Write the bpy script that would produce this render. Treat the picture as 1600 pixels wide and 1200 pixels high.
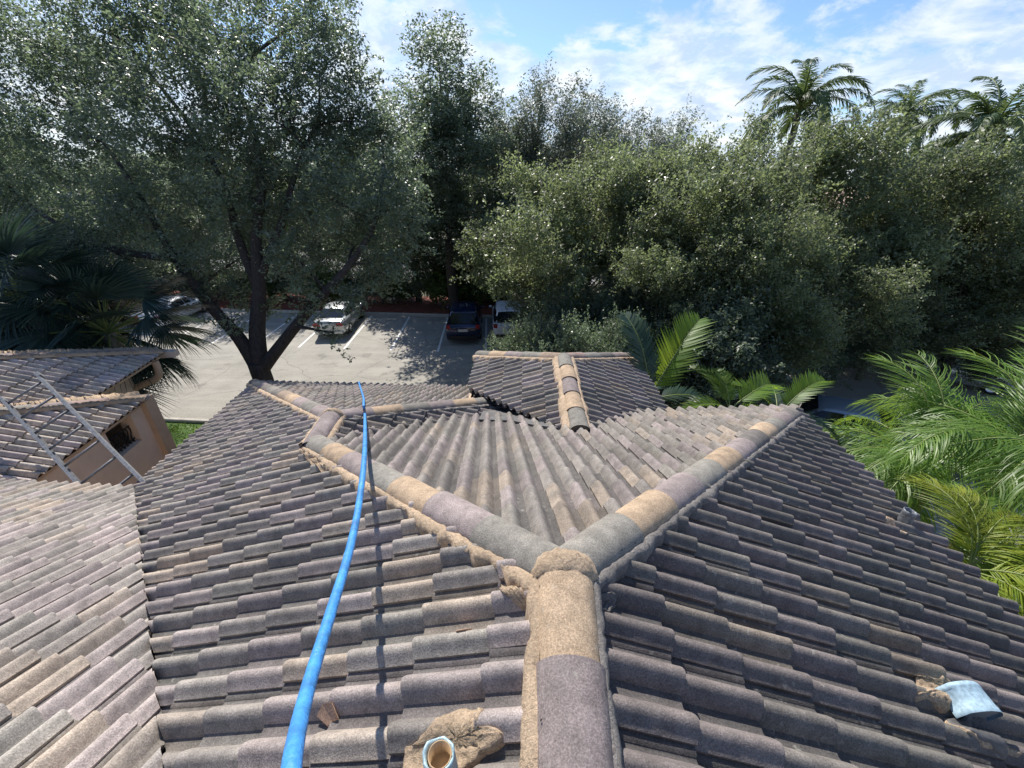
import bpy, bmesh, math, random
import numpy as np
from mathutils import Vector, Matrix

for o in list(bpy.data.objects):
    bpy.data.objects.remove(o)
scene = bpy.context.scene
COL = scene.collection
R = math.radians
PI = math.pi

# ------------------------------------------------------------------ camera, sky, sun, exposure
CZ = 8.2                      # camera height above the ground (standing on the roof ridge)
PITCH, FPX = 27.0, 640.0
cam = bpy.data.cameras.new("camera")
cam_o = bpy.data.objects.new("camera", cam)
COL.objects.link(cam_o)
cam_o.location = (0, 0, CZ)
cam_o.rotation_euler = (R(90 - PITCH), 0, 0)
cam.sensor_width = 36.0
cam.lens = 36.0 * FPX / 1600.0
cam.clip_start = 0.05
cam.clip_end = 2000
scene.camera = cam_o

SUN_EL, SUN_AZ = 47.0, -21.0          # azimuth from +Y, negative to the left
sd = Vector((math.sin(R(SUN_AZ)) * math.cos(R(SUN_EL)), math.cos(R(SUN_AZ)) * math.cos(R(SUN_EL)), math.sin(R(SUN_EL))))
sun = bpy.data.lights.new("sun", 'SUN')
sun.energy = 4.9
sun.angle = R(0.5)
sun.color = (1.0, 0.95, 0.885)
sun_o = bpy.data.objects.new("sun", sun)
COL.objects.link(sun_o)
sun_o.rotation_euler = (-sd).to_track_quat('-Z', 'Y').to_euler()

world = bpy.data.worlds.new("World")
scene.world = world
world.use_nodes = True
wn, wl = world.node_tree.nodes, world.node_tree.links
wn.clear()


def N(nodes, typ, **kw):
    n = nodes.new(typ)
    for k, v in kw.items():
        if k.startswith('i_'):
            n.inputs[k[2:].replace('_', ' ')].default_value = v
        else:
            setattr(n, k, v)
    return n


def ramp(nodes, stops, interp='LINEAR'):
    n = nodes.new('ShaderNodeValToRGB')
    e = n.color_ramp.elements
    n.color_ramp.interpolation = interp
    while len(e) < len(stops):
        e.new(0.5)
    for i, (p, c) in enumerate(stops):
        e[i].position = p
        e[i].color = (c, c, c, 1) if isinstance(c, (int, float)) else (*c, 1)
    return n


def math_node(nodes, links, op, a, b=None, clamp=False):
    n = nodes.new('ShaderNodeMath')
    n.operation = op
    n.use_clamp = clamp
    for i, v in enumerate((a, b)):
        if v is None:
            continue
        if isinstance(v, (int, float)):
            n.inputs[i].default_value = v
        else:
            links.new(v, n.inputs[i])
    return n.outputs[0]


def build_world():
    out = wn.new('ShaderNodeOutputWorld')
    sky = wn.new('ShaderNodeTexSky')
    sky.sky_type = 'NISHITA'
    sky.sun_disc = False
    sky.sun_elevation = R(SUN_EL)
    sky.sun_rotation = R(SUN_AZ)
    sky.air_density = 1.0
    sky.dust_density = 0.4
    sky.ozone_density = 2.0
    bg = wn.new('ShaderNodeBackground')
    bg.inputs['Strength'].default_value = 0.108
    tint = wn.new('ShaderNodeMix')
    tint.data_type = 'RGBA'
    tint.blend_type = 'MULTIPLY'
    tint.inputs[0].default_value = 1.0
    tint.inputs[7].default_value = (0.80, 0.92, 1.10, 1)
    wl.new(sky.outputs[0], tint.inputs[6])
    wl.new(tint.outputs[2], bg.inputs['Color'])
    tc = wn.new('ShaderNodeTexCoord')
    sep = wn.new('ShaderNodeSeparateXYZ')
    wl.new(tc.outputs['Generated'], sep.inputs[0])
    # cloud layer: directions projected on a flat deck overhead
    zz = math_node(wn, wl, 'ADD', math_node(wn, wl, 'MAXIMUM', sep.outputs[2], 0.0), 0.30)
    cx = math_node(wn, wl, 'DIVIDE', sep.outputs[0], zz)
    cy = math_node(wn, wl, 'DIVIDE', sep.outputs[1], zz)
    comb = wn.new('ShaderNodeCombineXYZ')
    wl.new(cx, comb.inputs[0])
    wl.new(cy, comb.inputs[1])
    big = N(wn, 'ShaderNodeTexNoise', i_Scale=1.5, i_Detail=2.0, i_Roughness=0.5)
    fine = N(wn, 'ShaderNodeTexNoise', i_Scale=4.6, i_Detail=10.0, i_Roughness=0.62, i_Distortion=0.25)
    off = wn.new('ShaderNodeVectorMath')
    off.operation = 'ADD'
    off.inputs[1].default_value = (3.1, 1.7, 0.3)
    wl.new(comb.outputs[0], off.inputs[0])
    wl.new(off.outputs[0], big.inputs['Vector'])
    wl.new(off.outputs[0], fine.inputs['Vector'])
    s = math_node(wn, wl, 'ADD', math_node(wn, wl, 'MULTIPLY', big.outputs[0], 0.45), math_node(wn, wl, 'MULTIPLY', fine.outputs[0], 0.62))
    # more cover towards the horizon
    cov = ramp(wn, [(0.0, 0.24), (0.14, 0.20), (0.25, 0.05), (0.30, -0.02), (1.0, -0.06)])
    low = math_node(wn, wl, 'SUBTRACT', 1.0, sep.outputs[2])
    wl.new(sep.outputs[2], cov.inputs[0])
    cov.color_ramp.elements[3].color = (0.0, 0.0, 0.0, 1)
    cov.color_ramp.elements[4].color = (0.0, 0.0, 0.0, 1)
    s2 = math_node(wn, wl, 'ADD', s, cov.outputs[0])
    mask = ramp(wn, [(0.0, 0.0), (0.56, 0.0), (0.66, 0.72), (0.78, 0.98)], 'EASE')
    wl.new(s2, mask.inputs[0])
    shade = N(wn, 'ShaderNodeTexNoise', i_Scale=6.0, i_Detail=9.0, i_Roughness=0.62, i_Distortion=0.3)
    off2 = wn.new('ShaderNodeVectorMath')
    off2.operation = 'ADD'
    off2.inputs[1].default_value = (7.7, 0.4, 2.0)
    wl.new(comb.outputs[0], off2.inputs[0])
    wl.new(off2.outputs[0], shade.inputs['Vector'])
    ccol = ramp(wn, [(0.0, (0.50, 0.64, 0.86)), (0.42, (0.58, 0.71, 0.90)), (0.55, (0.84, 0.91, 0.98)), (0.68, (1.0, 1.0, 1.0))])
    wl.new(shade.outputs[0], ccol.inputs[0])
    cbg = wn.new('ShaderNodeBackground')
    cbg.inputs['Strength'].default_value = 0.80
    wl.new(ccol.outputs[0], cbg.inputs['Color'])
    mix = wn.new('ShaderNodeMixShader')
    wl.new(mask.outputs[0], mix.inputs[0])
    wl.new(bg.outputs[0], mix.inputs[1])
    wl.new(cbg.outputs[0], mix.inputs[2])
    wl.new(mix.outputs[0], out.inputs[0])


build_world()
vs = scene.view_settings
vs.view_transform = 'Standard'
vs.look = 'None'
vs.exposure = 0.5
vs.gamma = 1.0
scene.render.engine = 'CYCLES'
scene.cycles.max_bounces = 6
scene.cycles.transparent_max_bounces = 4
scene.cycles.use_denoising = True

# ------------------------------------------------------------------ helpers
_p = R(PITCH)
FWD, UP, RT = Vector((0, math.cos(_p), -math.sin(_p))), Vector((0, math.sin(_p), math.cos(_p))), Vector((1, 0, 0))
EYE = Vector((0, 0, CZ))


def ray(px, py):
    return FWD + RT * ((px - 800) / FPX) - UP * ((py - 600) / FPX)


def at(px, py, depth):
    return EYE + ray(px, py) * depth


def on_z(px, py, z):
    r = ray(px, py)
    return EYE + r * ((z - CZ) / r.z)


def on_plane(px, py, co, no):
    r = ray(px, py)
    return EYE + r * ((co - EYE).dot(no) / r.dot(no))


def tag(o, label=None, cat=None, group=None, kind=None):
    if label:
        o['label'] = label
    if cat:
        o['category'] = cat
    if group:
        o['group'] = group
    if kind:
        o['kind'] = kind
    return o


def empty(name, loc, rz=0.0, label=None, cat=None, group=None):
    o = bpy.data.objects.new(name, None)
    COL.objects.link(o)
    o.location = loc
    o.rotation_euler = (0, 0, rz)
    return tag(o, label, cat, group)


def link_mesh(name, me, parent=None, mat=None):
    o = bpy.data.objects.new(name, me)
    COL.objects.link(o)
    if mat is not None and not me.materials:
        me.materials.append(mat)
    if parent is not None:
        o.parent = parent
    return o


def world_child(o, parent):
    """parent o, whose mesh is written in world coordinates, to an Empty without moving it"""
    o.parent = parent
    m = Matrix.Translation(parent.location) @ parent.rotation_euler.to_matrix().to_4x4()
    o.matrix_parent_inverse = m.inverted()
    return o


class MB:
    def __init__(self):
        self.v, self.f, self.c, self.flat = [], [], [], []

    def add(self, vs, fs, col=None, flat=False):
        b = len(self.v)
        self.v += [tuple(x) for x in vs]
        for f in fs:
            self.f.append(tuple(i + b for i in f))
            self.c.append(col)
            self.flat.append(flat)

    def box(self, lo, hi, m=None, col=None, bev=0.0):
        x0, y0, z0 = lo
        x1, y1, z1 = hi
        v = [(x0, y0, z0), (x1, y0, z0), (x1, y1, z0), (x0, y1, z0), (x0, y0, z1), (x1, y0, z1), (x1, y1, z1), (x0, y1, z1)]
        if m is not None:
            v = [m @ Vector(q) for q in v]
        self.add(v, [(0, 3, 2, 1), (4, 5, 6, 7), (0, 1, 5, 4), (1, 2, 6, 5), (2, 3, 7, 6), (3, 0, 4, 7)], col, True)

    def bar(self, a, b, w, h, up=(0, 0, 1)):
        a, b = Vector(a), Vector(b)
        d = b - a
        L = d.length
        d.normalize()
        u = Vector(up)
        s = d.cross(u).normalized()
        u = s.cross(d)
        m = Matrix((s, d, u)).transposed().to_4x4()
        m.translation = a
        self.box((-w / 2, 0, -h / 2), (w / 2, L, h / 2), m)

    def tube(self, pts, rads, n=8, cap=True):
        pts = [Vector(q) for q in pts]
        if isinstance(rads, (int, float)):
            rads = [rads] * len(pts)
        b = len(self.v)
        ref = None
        for i, q in enumerate(pts):
            t = (pts[min(i + 1, len(pts) - 1)] - pts[max(i - 1, 0)]).normalized()
            if ref is None:
                ref = t.orthogonal().normalized()
            ref = (ref - t * ref.dot(t)).normalized()
            s = t.cross(ref)
            for k in range(n):
                a = 2 * PI * k / n
                self.v.append(tuple(q + (ref * math.cos(a) + s * math.sin(a)) * rads[i]))
        for i in range(len(pts) - 1):
            for k in range(n):
                k2 = (k + 1) % n
                self.f.append((b + i * n + k, b + i * n + k2, b + (i + 1) * n + k2, b + (i + 1) * n + k))
                self.c.append(None)
                self.flat.append(False)
        if cap:
            for i, rev in ((0, True), (len(pts) - 1, False)):
                idx = [b + i * n + k for k in range(n)]
                self.f.append(tuple(reversed(idx)) if rev else tuple(idx))
                self.c.append(None)
                self.flat.append(True)

    def lathe(self, prof, m, n=20):
        """prof: (radius, axial) pairs, axis = local z of m"""
        b = len(self.v)
        for r, z in prof:
            for k in range(n):
                a = 2 * PI * k / n
                self.v.append(tuple(m @ Vector((r * math.cos(a), r * math.sin(a), z))))
        for i in range(len(prof) - 1):
            for k in range(n):
                k2 = (k + 1) % n
                self.f.append((b + i * n + k, b + i * n + k2, b + (i + 1) * n + k2, b + (i + 1) * n + k))
                self.c.append(None)
                self.flat.append(False)

    def mesh(self, name, colors=False):
        me = bpy.data.meshes.new(name)
        me.from_pydata(self.v, [], self.f)
        if colors:
            a = me.attributes.new('tcol', 'FLOAT_COLOR', 'FACE')
            arr = np.ones((len(self.f), 4), np.float32)
            for i, c in enumerate(self.c):
                if c is not None:
                    arr[i, :3] = c
            a.data.foreach_set('color', arr.ravel())
        me.polygons.foreach_set('use_smooth', [not q for q in self.flat])
        me.update()
        return me

    def build(self, name, mat, parent=None, world=False, colors=False):
        o = link_mesh(name, self.mesh(name, colors), None, mat)
        if parent is not None:
            if world:
                world_child(o, parent)
            else:
                o.parent = parent
        return o


def recenter(o):
    """put a single-mesh thing's origin at its base"""
    me = o.data
    n = len(me.vertices)
    a = np.empty(n * 3, np.float32)
    me.vertices.foreach_get('co', a)
    a = a.reshape(-1, 3)
    c = np.array([(a[:, 0].min() + a[:, 0].max()) / 2, (a[:, 1].min() + a[:, 1].max()) / 2, a[:, 2].min()], np.float32)
    me.vertices.foreach_set('co', (a - c).ravel())
    me.update()
    o.location = Vector(c.tolist())
    return o


# ------------------------------------------------------------------ materials
def new_mat(name):
    m = bpy.data.materials.new(name)
    m.use_nodes = True
    nt = m.node_tree
    return m, nt.nodes, nt.links, nt.nodes['Principled BSDF']


def mixc(nodes, links, fac, a, b, blend='MIX'):
    n = nodes.new('ShaderNodeMix')
    n.data_type = 'RGBA'
    n.blend_type = blend
    for i, v in ((0, fac), (6, a), (7, b)):
        if isinstance(v, (int, float)):
            n.inputs[i].default_value = v
        elif isinstance(v, tuple):
            n.inputs[i].default_value = (*v, 1)
        else:
            links.new(v, n.inputs[i])
    return n.outputs[2]


def simple(name, col, rough=0.6, metal=0.0, var=0.12, scale=6.0, bump=0.0, bscale=60.0, coat=0.0):
    m, n, l, b = new_mat(name)
    tc = n.new('ShaderNodeTexCoord')
    nz = N(n, 'ShaderNodeTexNoise', i_Scale=scale, i_Detail=6.0, i_Roughness=0.6)
    l.new(tc.outputs['Object'], nz.inputs['Vector'])
    r = ramp(n, [(0.3, 1 - var), (0.7, 1 + var)])
    l.new(nz.outputs[0], r.inputs[0])
    l.new(mixc(n, l, 1.0, col, r.outputs[0], 'MULTIPLY'), b.inputs['Base Color'])
    b.inputs['Roughness'].default_value = rough
    b.inputs['Metallic'].default_value = metal
    b.inputs['Coat Weight'].default_value = coat
    if bump:
        nb = N(n, 'ShaderNodeTexNoise', i_Scale=bscale, i_Detail=5.0)
        l.new(tc.outputs['Object'], nb.inputs['Vector'])
        bp = N(n, 'ShaderNodeBump', i_Strength=bump, i_Distance=0.02)
        l.new(nb.outputs[0], bp.inputs['Height'])
        l.new(bp.outputs[0], b.inputs['Normal'])
    return m


def tile_material(name):
    m, n, l, b = new_mat(name)
    at_ = N(n, 'ShaderNodeAttribute', attribute_name='tcol')
    tc = n.new('ShaderNodeTexCoord')
    geo = n.new('ShaderNodeNewGeometry')
    P = geo.outputs['Position']
    spk = N(n, 'ShaderNodeTexNoise', i_Scale=150.0, i_Detail=3.0, i_Roughness=0.75)
    mid = N(n, 'ShaderNodeTexNoise', i_Scale=11.0, i_Detail=6.0, i_Roughness=0.65)
    low = N(n, 'ShaderNodeTexNoise', i_Scale=1.1, i_Detail=4.0, i_Roughness=0.55)
    for t in (spk, mid, low):
        l.new(P, t.inputs['Vector'])
    r1 = ramp(n, [(0.32, 0.62), (0.5, 1.0), (0.68, 1.5)])
    l.new(spk.outputs[0], r1.inputs[0])
    r2 = ramp(n, [(0.25, 0.62), (0.5, 1.0), (0.75, 1.28)])
    l.new(mid.outputs[0], r2.inputs[0])
    r3 = ramp(n, [(0.3, 0.84), (0.7, 1.14)])
    l.new(low.outputs[0], r3.inputs[0])
    c = mixc(n, l, 1.0, at_.outputs['Color'], r1.outputs[0], 'MULTIPLY')
    c = mixc(n, l, 1.0, c, r2.outputs[0], 'MULTIPLY')
    c = mixc(n, l, 1.0, c, r3.outputs[0], 'MULTIPLY')
    # dark algae blotches
    alg = N(n, 'ShaderNodeTexNoise', i_Scale=4.2, i_Detail=8.0, i_Roughness=0.7)
    l.new(P, alg.inputs['Vector'])
    ra = ramp(n, [(0.52, 0.0), (0.75, 0.5)])
    l.new(alg.outputs[0], ra.inputs[0])
    c = mixc(n, l, ra.outputs[0], c, (0.085, 0.083, 0.078))
    lic = N(n, 'ShaderNodeTexVoronoi', i_Scale=17.0)
    lw = N(n, 'ShaderNodeTexNoise', i_Scale=60.0, i_Detail=4.0)
    l.new(P, lw.inputs['Vector'])
    l.new(mixc(n, l, 0.05, P, lw.outputs['Color'], 'ADD'), lic.inputs['Vector'])
    rl = ramp(n, [(0.0, 0.55), (0.16, 0.4), (0.22, 0.0)])
    l.new(lic.outputs['Distance'], rl.inputs[0])
    lp = N(n, 'ShaderNodeTexNoise', i_Scale=1.7, i_Detail=3.0)
    l.new(P, lp.inputs['Vector'])
    rp = ramp(n, [(0.50, 0.0), (0.62, 1.0)])
    l.new(lp.outputs[0], rp.inputs[0])
    c = mixc(n, l, math_node(n, l, 'MULTIPLY', rl.outputs[0], rp.outputs[0]), c, (0.36, 0.34, 0.29))
    l.new(c, b.inputs['Base Color'])
    b.inputs['Roughness'].default_value = 0.92
    b.inputs['Specular IOR Level'].default_value = 0.25
    bp = N(n, 'ShaderNodeBump', i_Strength=0.35, i_Distance=0.006)
    l.new(spk.outputs[0], bp.inputs['Height'])
    bp2 = N(n, 'ShaderNodeBump', i_Strength=0.25, i_Distance=0.02)
    l.new(mid.outputs[0], bp2.inputs['Height'])
    l.new(bp.outputs[0], bp2.inputs['Normal'])
    l.new(bp2.outputs[0], b.inputs['Normal'])
    return m


def mortar_material(name, col):
    m, n, l, b = new_mat(name)
    geo = n.new('ShaderNodeNewGeometry')
    P = geo.outputs['Position']
    nz = N(n, 'ShaderNodeTexNoise', i_Scale=70.0, i_Detail=6.0, i_Roughness=0.75)
    big = N(n, 'ShaderNodeTexNoise', i_Scale=5.0, i_Detail=5.0, i_Roughness=0.6)
    vor = N(n, 'ShaderNodeTexVoronoi', feature='DISTANCE_TO_EDGE', i_Scale=13.0)
    wv = N(n, 'ShaderNodeTexNoise', i_Scale=14.0, i_Detail=4.0)
    l.new(P, nz.inputs['Vector'])
    l.new(P, big.inputs['Vector'])
    l.new(P, wv.inputs['Vector'])
    mixv = mixc(n, l, 0.12, P, wv.outputs['Color'], 'ADD')
    l.new(mixv, vor.inputs['Vector'])
    r1 = ramp(n, [(0.3, 0.6), (0.7, 1.35)])
    l.new(nz.outputs[0], r1.inputs[0])
    r2 = ramp(n, [(0.3, 0.72), (0.7, 1.2)])
    l.new(big.outputs[0], r2.inputs[0])
    rc = ramp(n, [(0.0, 0.42), (0.03, 1.0)])
    l.new(vor.outputs['Distance'], rc.inputs[0])
    c = mixc(n, l, 1.0, col, r1.outputs[0], 'MULTIPLY')
    c = mixc(n, l, 1.0, c, r2.outputs[0], 'MULTIPLY')
    c = mixc(n, l, 0.75, c, rc.outputs[0], 'MULTIPLY')
    l.new(c, b.inputs['Base Color'])
    b.inputs['Roughness'].default_value = 0.95
    bp = N(n, 'ShaderNodeBump', i_Strength=0.9, i_Distance=0.015)
    l.new(nz.outputs[0], bp.inputs['Height'])
    l.new(bp.outputs[0], b.inputs['Normal'])
    return m


def leaf_material(name, cols, trans, tcol, rough=0.35, spec=0.5):
    m, n, l, b = new_mat(name)
    geo = n.new('ShaderNodeNewGeometry')
    r = ramp(n, [(i / (len(cols) - 1), c) for i, c in enumerate(cols)])
    l.new(geo.outputs['Random Per Island'], r.inputs[0])
    big = N(n, 'ShaderNodeTexNoise', i_Scale=0.75, i_Detail=4.0)
    l.new(geo.outputs['Position'], big.inputs['Vector'])
    rb = ramp(n, [(0.3, 0.62), (0.7, 1.42)])
    l.new(big.outputs[0], rb.inputs[0])
    c = mixc(n, l, 1.0, r.outputs[0], rb.outputs[0], 'MULTIPLY')
    l.new(c, b.inputs['Base Color'])
    b.inputs['Roughness'].default_value = rough
    b.inputs['Specular IOR Level'].default_value = spec
    tr = n.new('ShaderNodeBsdfTranslucent')
    l.new(mixc(n, l, 1.0, tcol, rb.outputs[0], 'MULTIPLY'), tr.inputs['Color'])
    mx = n.new('ShaderNodeMixShader')
    mx.inputs[0].default_value = trans
    l.new(b.outputs[0], mx.inputs[1])
    l.new(tr.outputs[0], mx.inputs[2])
    l.new(mx.outputs[0], n['Material Output'].inputs['Surface'])
    return m


def bark_material(name, col):
    m, n, l, b = new_mat(name)
    tc = n.new('ShaderNodeTexCoord')
    mp = n.new('ShaderNodeMapping')
    mp.inputs['Scale'].default_value = (9, 9, 2.2)
    l.new(tc.outputs['Object'], mp.inputs[0])
    nz = N(n, 'ShaderNodeTexNoise', i_Scale=2.2, i_Detail=9.0, i_Roughness=0.7)
    l.new(mp.outputs[0], nz.inputs['Vector'])
    r = ramp(n, [(0.3, tuple(q * 0.45 for q in col)), (0.7, tuple(q * 1.5 for q in col))])
    l.new(nz.outputs[0], r.inputs[0])
    l.new(r.outputs[0], b.inputs['Base Color'])
    b.inputs['Roughness'].default_value = 0.95
    bp = N(n, 'ShaderNodeBump', i_Strength=0.9, i_Distance=0.05)
    l.new(nz.outputs[0], bp.inputs['Height'])
    l.new(bp.outputs[0], b.inputs['Normal'])
    return m


def paint(name, col, metal=0.0, rough=0.3):
    return simple(name, col, rough, metal, 0.05, 3.0, coat=0.6)


M = {}
M['tile'] = tile_material('weathered_concrete_tile')
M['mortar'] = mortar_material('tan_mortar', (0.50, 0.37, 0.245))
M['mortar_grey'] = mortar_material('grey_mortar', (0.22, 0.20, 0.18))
M['stucco'] = simple('tan_stucco', (0.70, 0.55, 0.41), 0.9, 0, 0.10, 2.0, 0.25, 90)
M['trim'] = simple('tan_trim', (0.54, 0.39, 0.26), 0.8, 0, 0.12, 3.0, 0.1, 40)
M['pale_stucco'] = simple('pale_stucco', (0.62, 0.52, 0.42), 0.9, 0, 0.1, 2.0)
M['dark'] = simple('dark_opening', (0.012, 0.012, 0.014), 0.7)
M['iron'] = simple('dark_iron', (0.02, 0.02, 0.022), 0.5, 0.6)
M['flash'] = simple('weathered_flashing', (0.12, 0.115, 0.11), 0.6, 0.35, 0.35, 5.0)
M['lead'] = simple('painted_lead', (0.30, 0.42, 0.46), 0.45, 0.15, 0.35, 30.0, 0.2, 60)
M['lead_dark'] = simple('aged_lead', (0.20, 0.21, 0.22), 0.5, 0.5, 0.4, 30.0, 0.3, 50)
M['pipe_in'] = simple('rusty_cream_pipe', (0.45, 0.30, 0.16), 0.6, 0, 0.35, 14.0)
M['vent'] = simple('pale_blue_metal', (0.31, 0.43, 0.49), 0.7, 0.0, 0.3, 55.0)
M['vent_in'] = simple('grey_metal', (0.24, 0.25, 0.26), 0.6, 0.3)
M['hose'] = simple('blue_rubber', (0.050, 0.25, 0.58), 0.5, 0, 0.4, 16.0, 0.25, 90)
M['alu'] = simple('dull_aluminium', (0.22, 0.225, 0.23), 0.65, 0.4, 0.35, 18.0, 0.15, 60)
M['asphalt'] = None
M['terracotta'] = simple('terracotta', (0.40, 0.12, 0.06), 0.85)
M['bark'] = bark_material('dark_oak_bark', (0.055, 0.045, 0.038))
M['bark2'] = bark_material('grey_bark', (0.10, 0.09, 0.075))
M['palm_bark'] = bark_material('palm_trunk', (0.22, 0.20, 0.16))
M['palm_fibre'] = bark_material('palm_fibre', (0.26, 0.17, 0.09))
M['oak_leaf'] = leaf_material('dark_oak_leaf', [(0.064, 0.085, 0.06), (0.1, 0.126, 0.088), (0.148, 0.172, 0.124)], 0.33, (0.28, 0.37, 0.19), 0.42, 0.45)
M['olive_leaf'] = leaf_material('olive_leaf', [(0.072, 0.09, 0.048), (0.116, 0.136, 0.074), (0.172, 0.188, 0.108)], 0.36, (0.34, 0.41, 0.17), 0.42, 0.45)
M['grey_leaf'] = leaf_material('grey_green_leaf', [(0.12, 0.145, 0.11), (0.17, 0.2, 0.15), (0.22, 0.25, 0.19)], 0.25, (0.28, 0.32, 0.2), 0.45, 0.4)
M['hedge_leaf'] = leaf_material('hedge_leaf', [(0.05, 0.085, 0.022), (0.085, 0.13, 0.034), (0.125, 0.165, 0.05)], 0.25, (0.24, 0.32, 0.08), 0.45, 0.4)
M['fan_leaf'] = leaf_material('fan_palm_leaf', [(0.02, 0.042, 0.034), (0.034, 0.062, 0.05), (0.055, 0.085, 0.066)], 0.10, (0.08, 0.15, 0.08), 0.42, 0.4)
M['royal_leaf'] = leaf_material('royal_palm_leaf', [(0.035, 0.07, 0.025), (0.058, 0.1, 0.036), (0.095, 0.135, 0.055)], 0.25, (0.20, 0.28, 0.08), 0.5, 0.35)
M['areca_leaf'] = leaf_material('areca_leaf', [(0.062, 0.125, 0.018), (0.098, 0.18, 0.028), (0.15, 0.23, 0.045)], 0.38, (0.32, 0.48, 0.055), 0.42, 0.42)
M['yellow_leaf'] = leaf_material('yellow_palm_leaf', [(0.13, 0.19, 0.018), (0.2, 0.25, 0.026), (0.28, 0.29, 0.035)], 0.42, (0.52, 0.58, 0.06), 0.5, 0.35)
M['broad_leaf'] = leaf_material('broad_palm_leaf', [(0.07, 0.145, 0.016), (0.105, 0.19, 0.022), (0.15, 0.235, 0.03)], 0.48, (0.42, 0.56, 0.035), 0.45, 0.35)
M['dark_frond'] = leaf_material('dark_palm_leaf', [(0.016, 0.036, 0.016), (0.026, 0.052, 0.022), (0.04, 0.07, 0.03)], 0.12, (0.08, 0.15, 0.04), 0.4, 0.4)
M['rachis'] = simple('frond_stem', (0.16, 0.20, 0.05), 0.5)
M['grass'] = leaf_material('grass_blade', [(0.06, 0.13, 0.014), (0.10, 0.20, 0.022), (0.15, 0.24, 0.03)], 0.25, (0.24, 0.36, 0.04), 0.5, 0.3)
M['glass'] = simple('car_glass', (0.012, 0.015, 0.02), 0.06, 0, 0.05, 2.0)
M['rubber'] = simple('tyre_rubber', (0.018, 0.018, 0.018), 0.8)
M['rim'] = simple('wheel_metal', (0.42, 0.42, 0.43), 0.3, 0.9)
M['red_lamp'] = simple('red_lamp', (0.30, 0.012, 0.012), 0.25)
M['head_lamp'] = simple('clear_lamp', (0.6, 0.62, 0.65), 0.15)
M['plate'] = simple('number_plate', (0.65, 0.65, 0.6), 0.5)
M['black_trim'] = simple('black_trim', (0.015, 0.015, 0.016), 0.5)
M['white_line'] = simple('white_line_paint', (0.72, 0.71, 0.68), 0.8, 0, 0.18, 9.0)
M['concrete'] = simple('kerb_concrete', (0.42, 0.39, 0.34), 0.9, 0, 0.2, 3.0, 0.2, 50)
M['dry_leaf'] = simple('dry_grey_leaf', (0.42, 0.38, 0.32), 0.8, 0, 0.25, 9.0)


def ground_material(name, base, base2, scale, fine, bump=0.3):
    m, n, l, b = new_mat(name)
    geo = n.new('ShaderNodeNewGeometry')
    a = N(n, 'ShaderNodeTexNoise', i_Scale=scale, i_Detail=8.0, i_Roughness=0.62)
    f = N(n, 'ShaderNodeTexNoise', i_Scale=fine, i_Detail=5.0, i_Roughness=0.7)
    l.new(geo.outputs['Position'], a.inputs['Vector'])
    l.new(geo.outputs['Position'], f.inputs['Vector'])
    r = ramp(n, [(0.32, base), (0.68, base2)])
    l.new(a.outputs[0], r.inputs[0])
    rf = ramp(n, [(0.3, 0.72), (0.7, 1.25)])
    l.new(f.outputs[0], rf.inputs[0])
    l.new(mixc(n, l, 1.0, r.outputs[0], rf.outputs[0], 'MULTIPLY'), b.inputs['Base Color'])
    b.inputs['Roughness'].default_value = 0.92
    bp = N(n, 'ShaderNodeBump', i_Strength=bump, i_Distance=0.02)
    l.new(f.outputs[0], bp.inputs['Height'])
    l.new(bp.outputs[0], b.inputs['Normal'])
    return m


def asphalt_material(name, base, base2, scale, fine):
    m = ground_material(name, base, base2, scale, fine)
    n, l = m.node_tree.nodes, m.node_tree.links
    b = n['Principled BSDF']
    src = b.inputs['Base Color'].links[0].from_socket
    geo = n.new('ShaderNodeNewGeometry')
    mp = n.new('ShaderNodeMapping')
    mp.inputs['Rotation'].default_value = (0, 0, 0.08)
    mp.inputs['Scale'].default_value = (0.12, 1.1, 1)
    l.new(geo.outputs['Position'], mp.inputs[0])
    st = N(n, 'ShaderNodeTexNoise', i_Scale=1.6, i_Detail=6.0, i_Roughness=0.65)     # worn streaks along the driving lane
    l.new(mp.outputs[0], st.inputs['Vector'])
    rs = ramp(n, [(0.3, 0.86), (0.7, 1.12)])
    l.new(st.outputs[0], rs.inputs[0])
    oil = N(n, 'ShaderNodeTexNoise', i_Scale=0.9, i_Detail=5.0, i_Roughness=0.55)
    l.new(geo.outputs['Position'], oil.inputs['Vector'])
    ro = ramp(n, [(0.60, 1.0), (0.70, 0.55)])
    l.new(oil.outputs[0], ro.inputs[0])
    vor = N(n, 'ShaderNodeTexVoronoi', feature='DISTANCE_TO_EDGE', i_Scale=0.22)
    wv = N(n, 'ShaderNodeTexNoise', i_Scale=0.8, i_Detail=5.0)
    l.new(geo.outputs['Position'], wv.inputs['Vector'])
    l.new(mixc(n, l, 0.9, geo.outputs['Position'], wv.outputs['Color'], 'ADD'), vor.inputs['Vector'])
    rc = ramp(n, [(0.0, 0.55), (0.006, 1.0)])
    l.new(vor.outputs['Distance'], rc.inputs[0])
    c = mixc(n, l, 1.0, src, rs.outputs[0], 'MULTIPLY')
    c = mixc(n, l, 0.7, c, ro.outputs[0], 'MULTIPLY')
    c = mixc(n, l, 0.8, c, rc.outputs[0], 'MULTIPLY')
    l.new(c, b.inputs['Base Color'])
    return m


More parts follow.
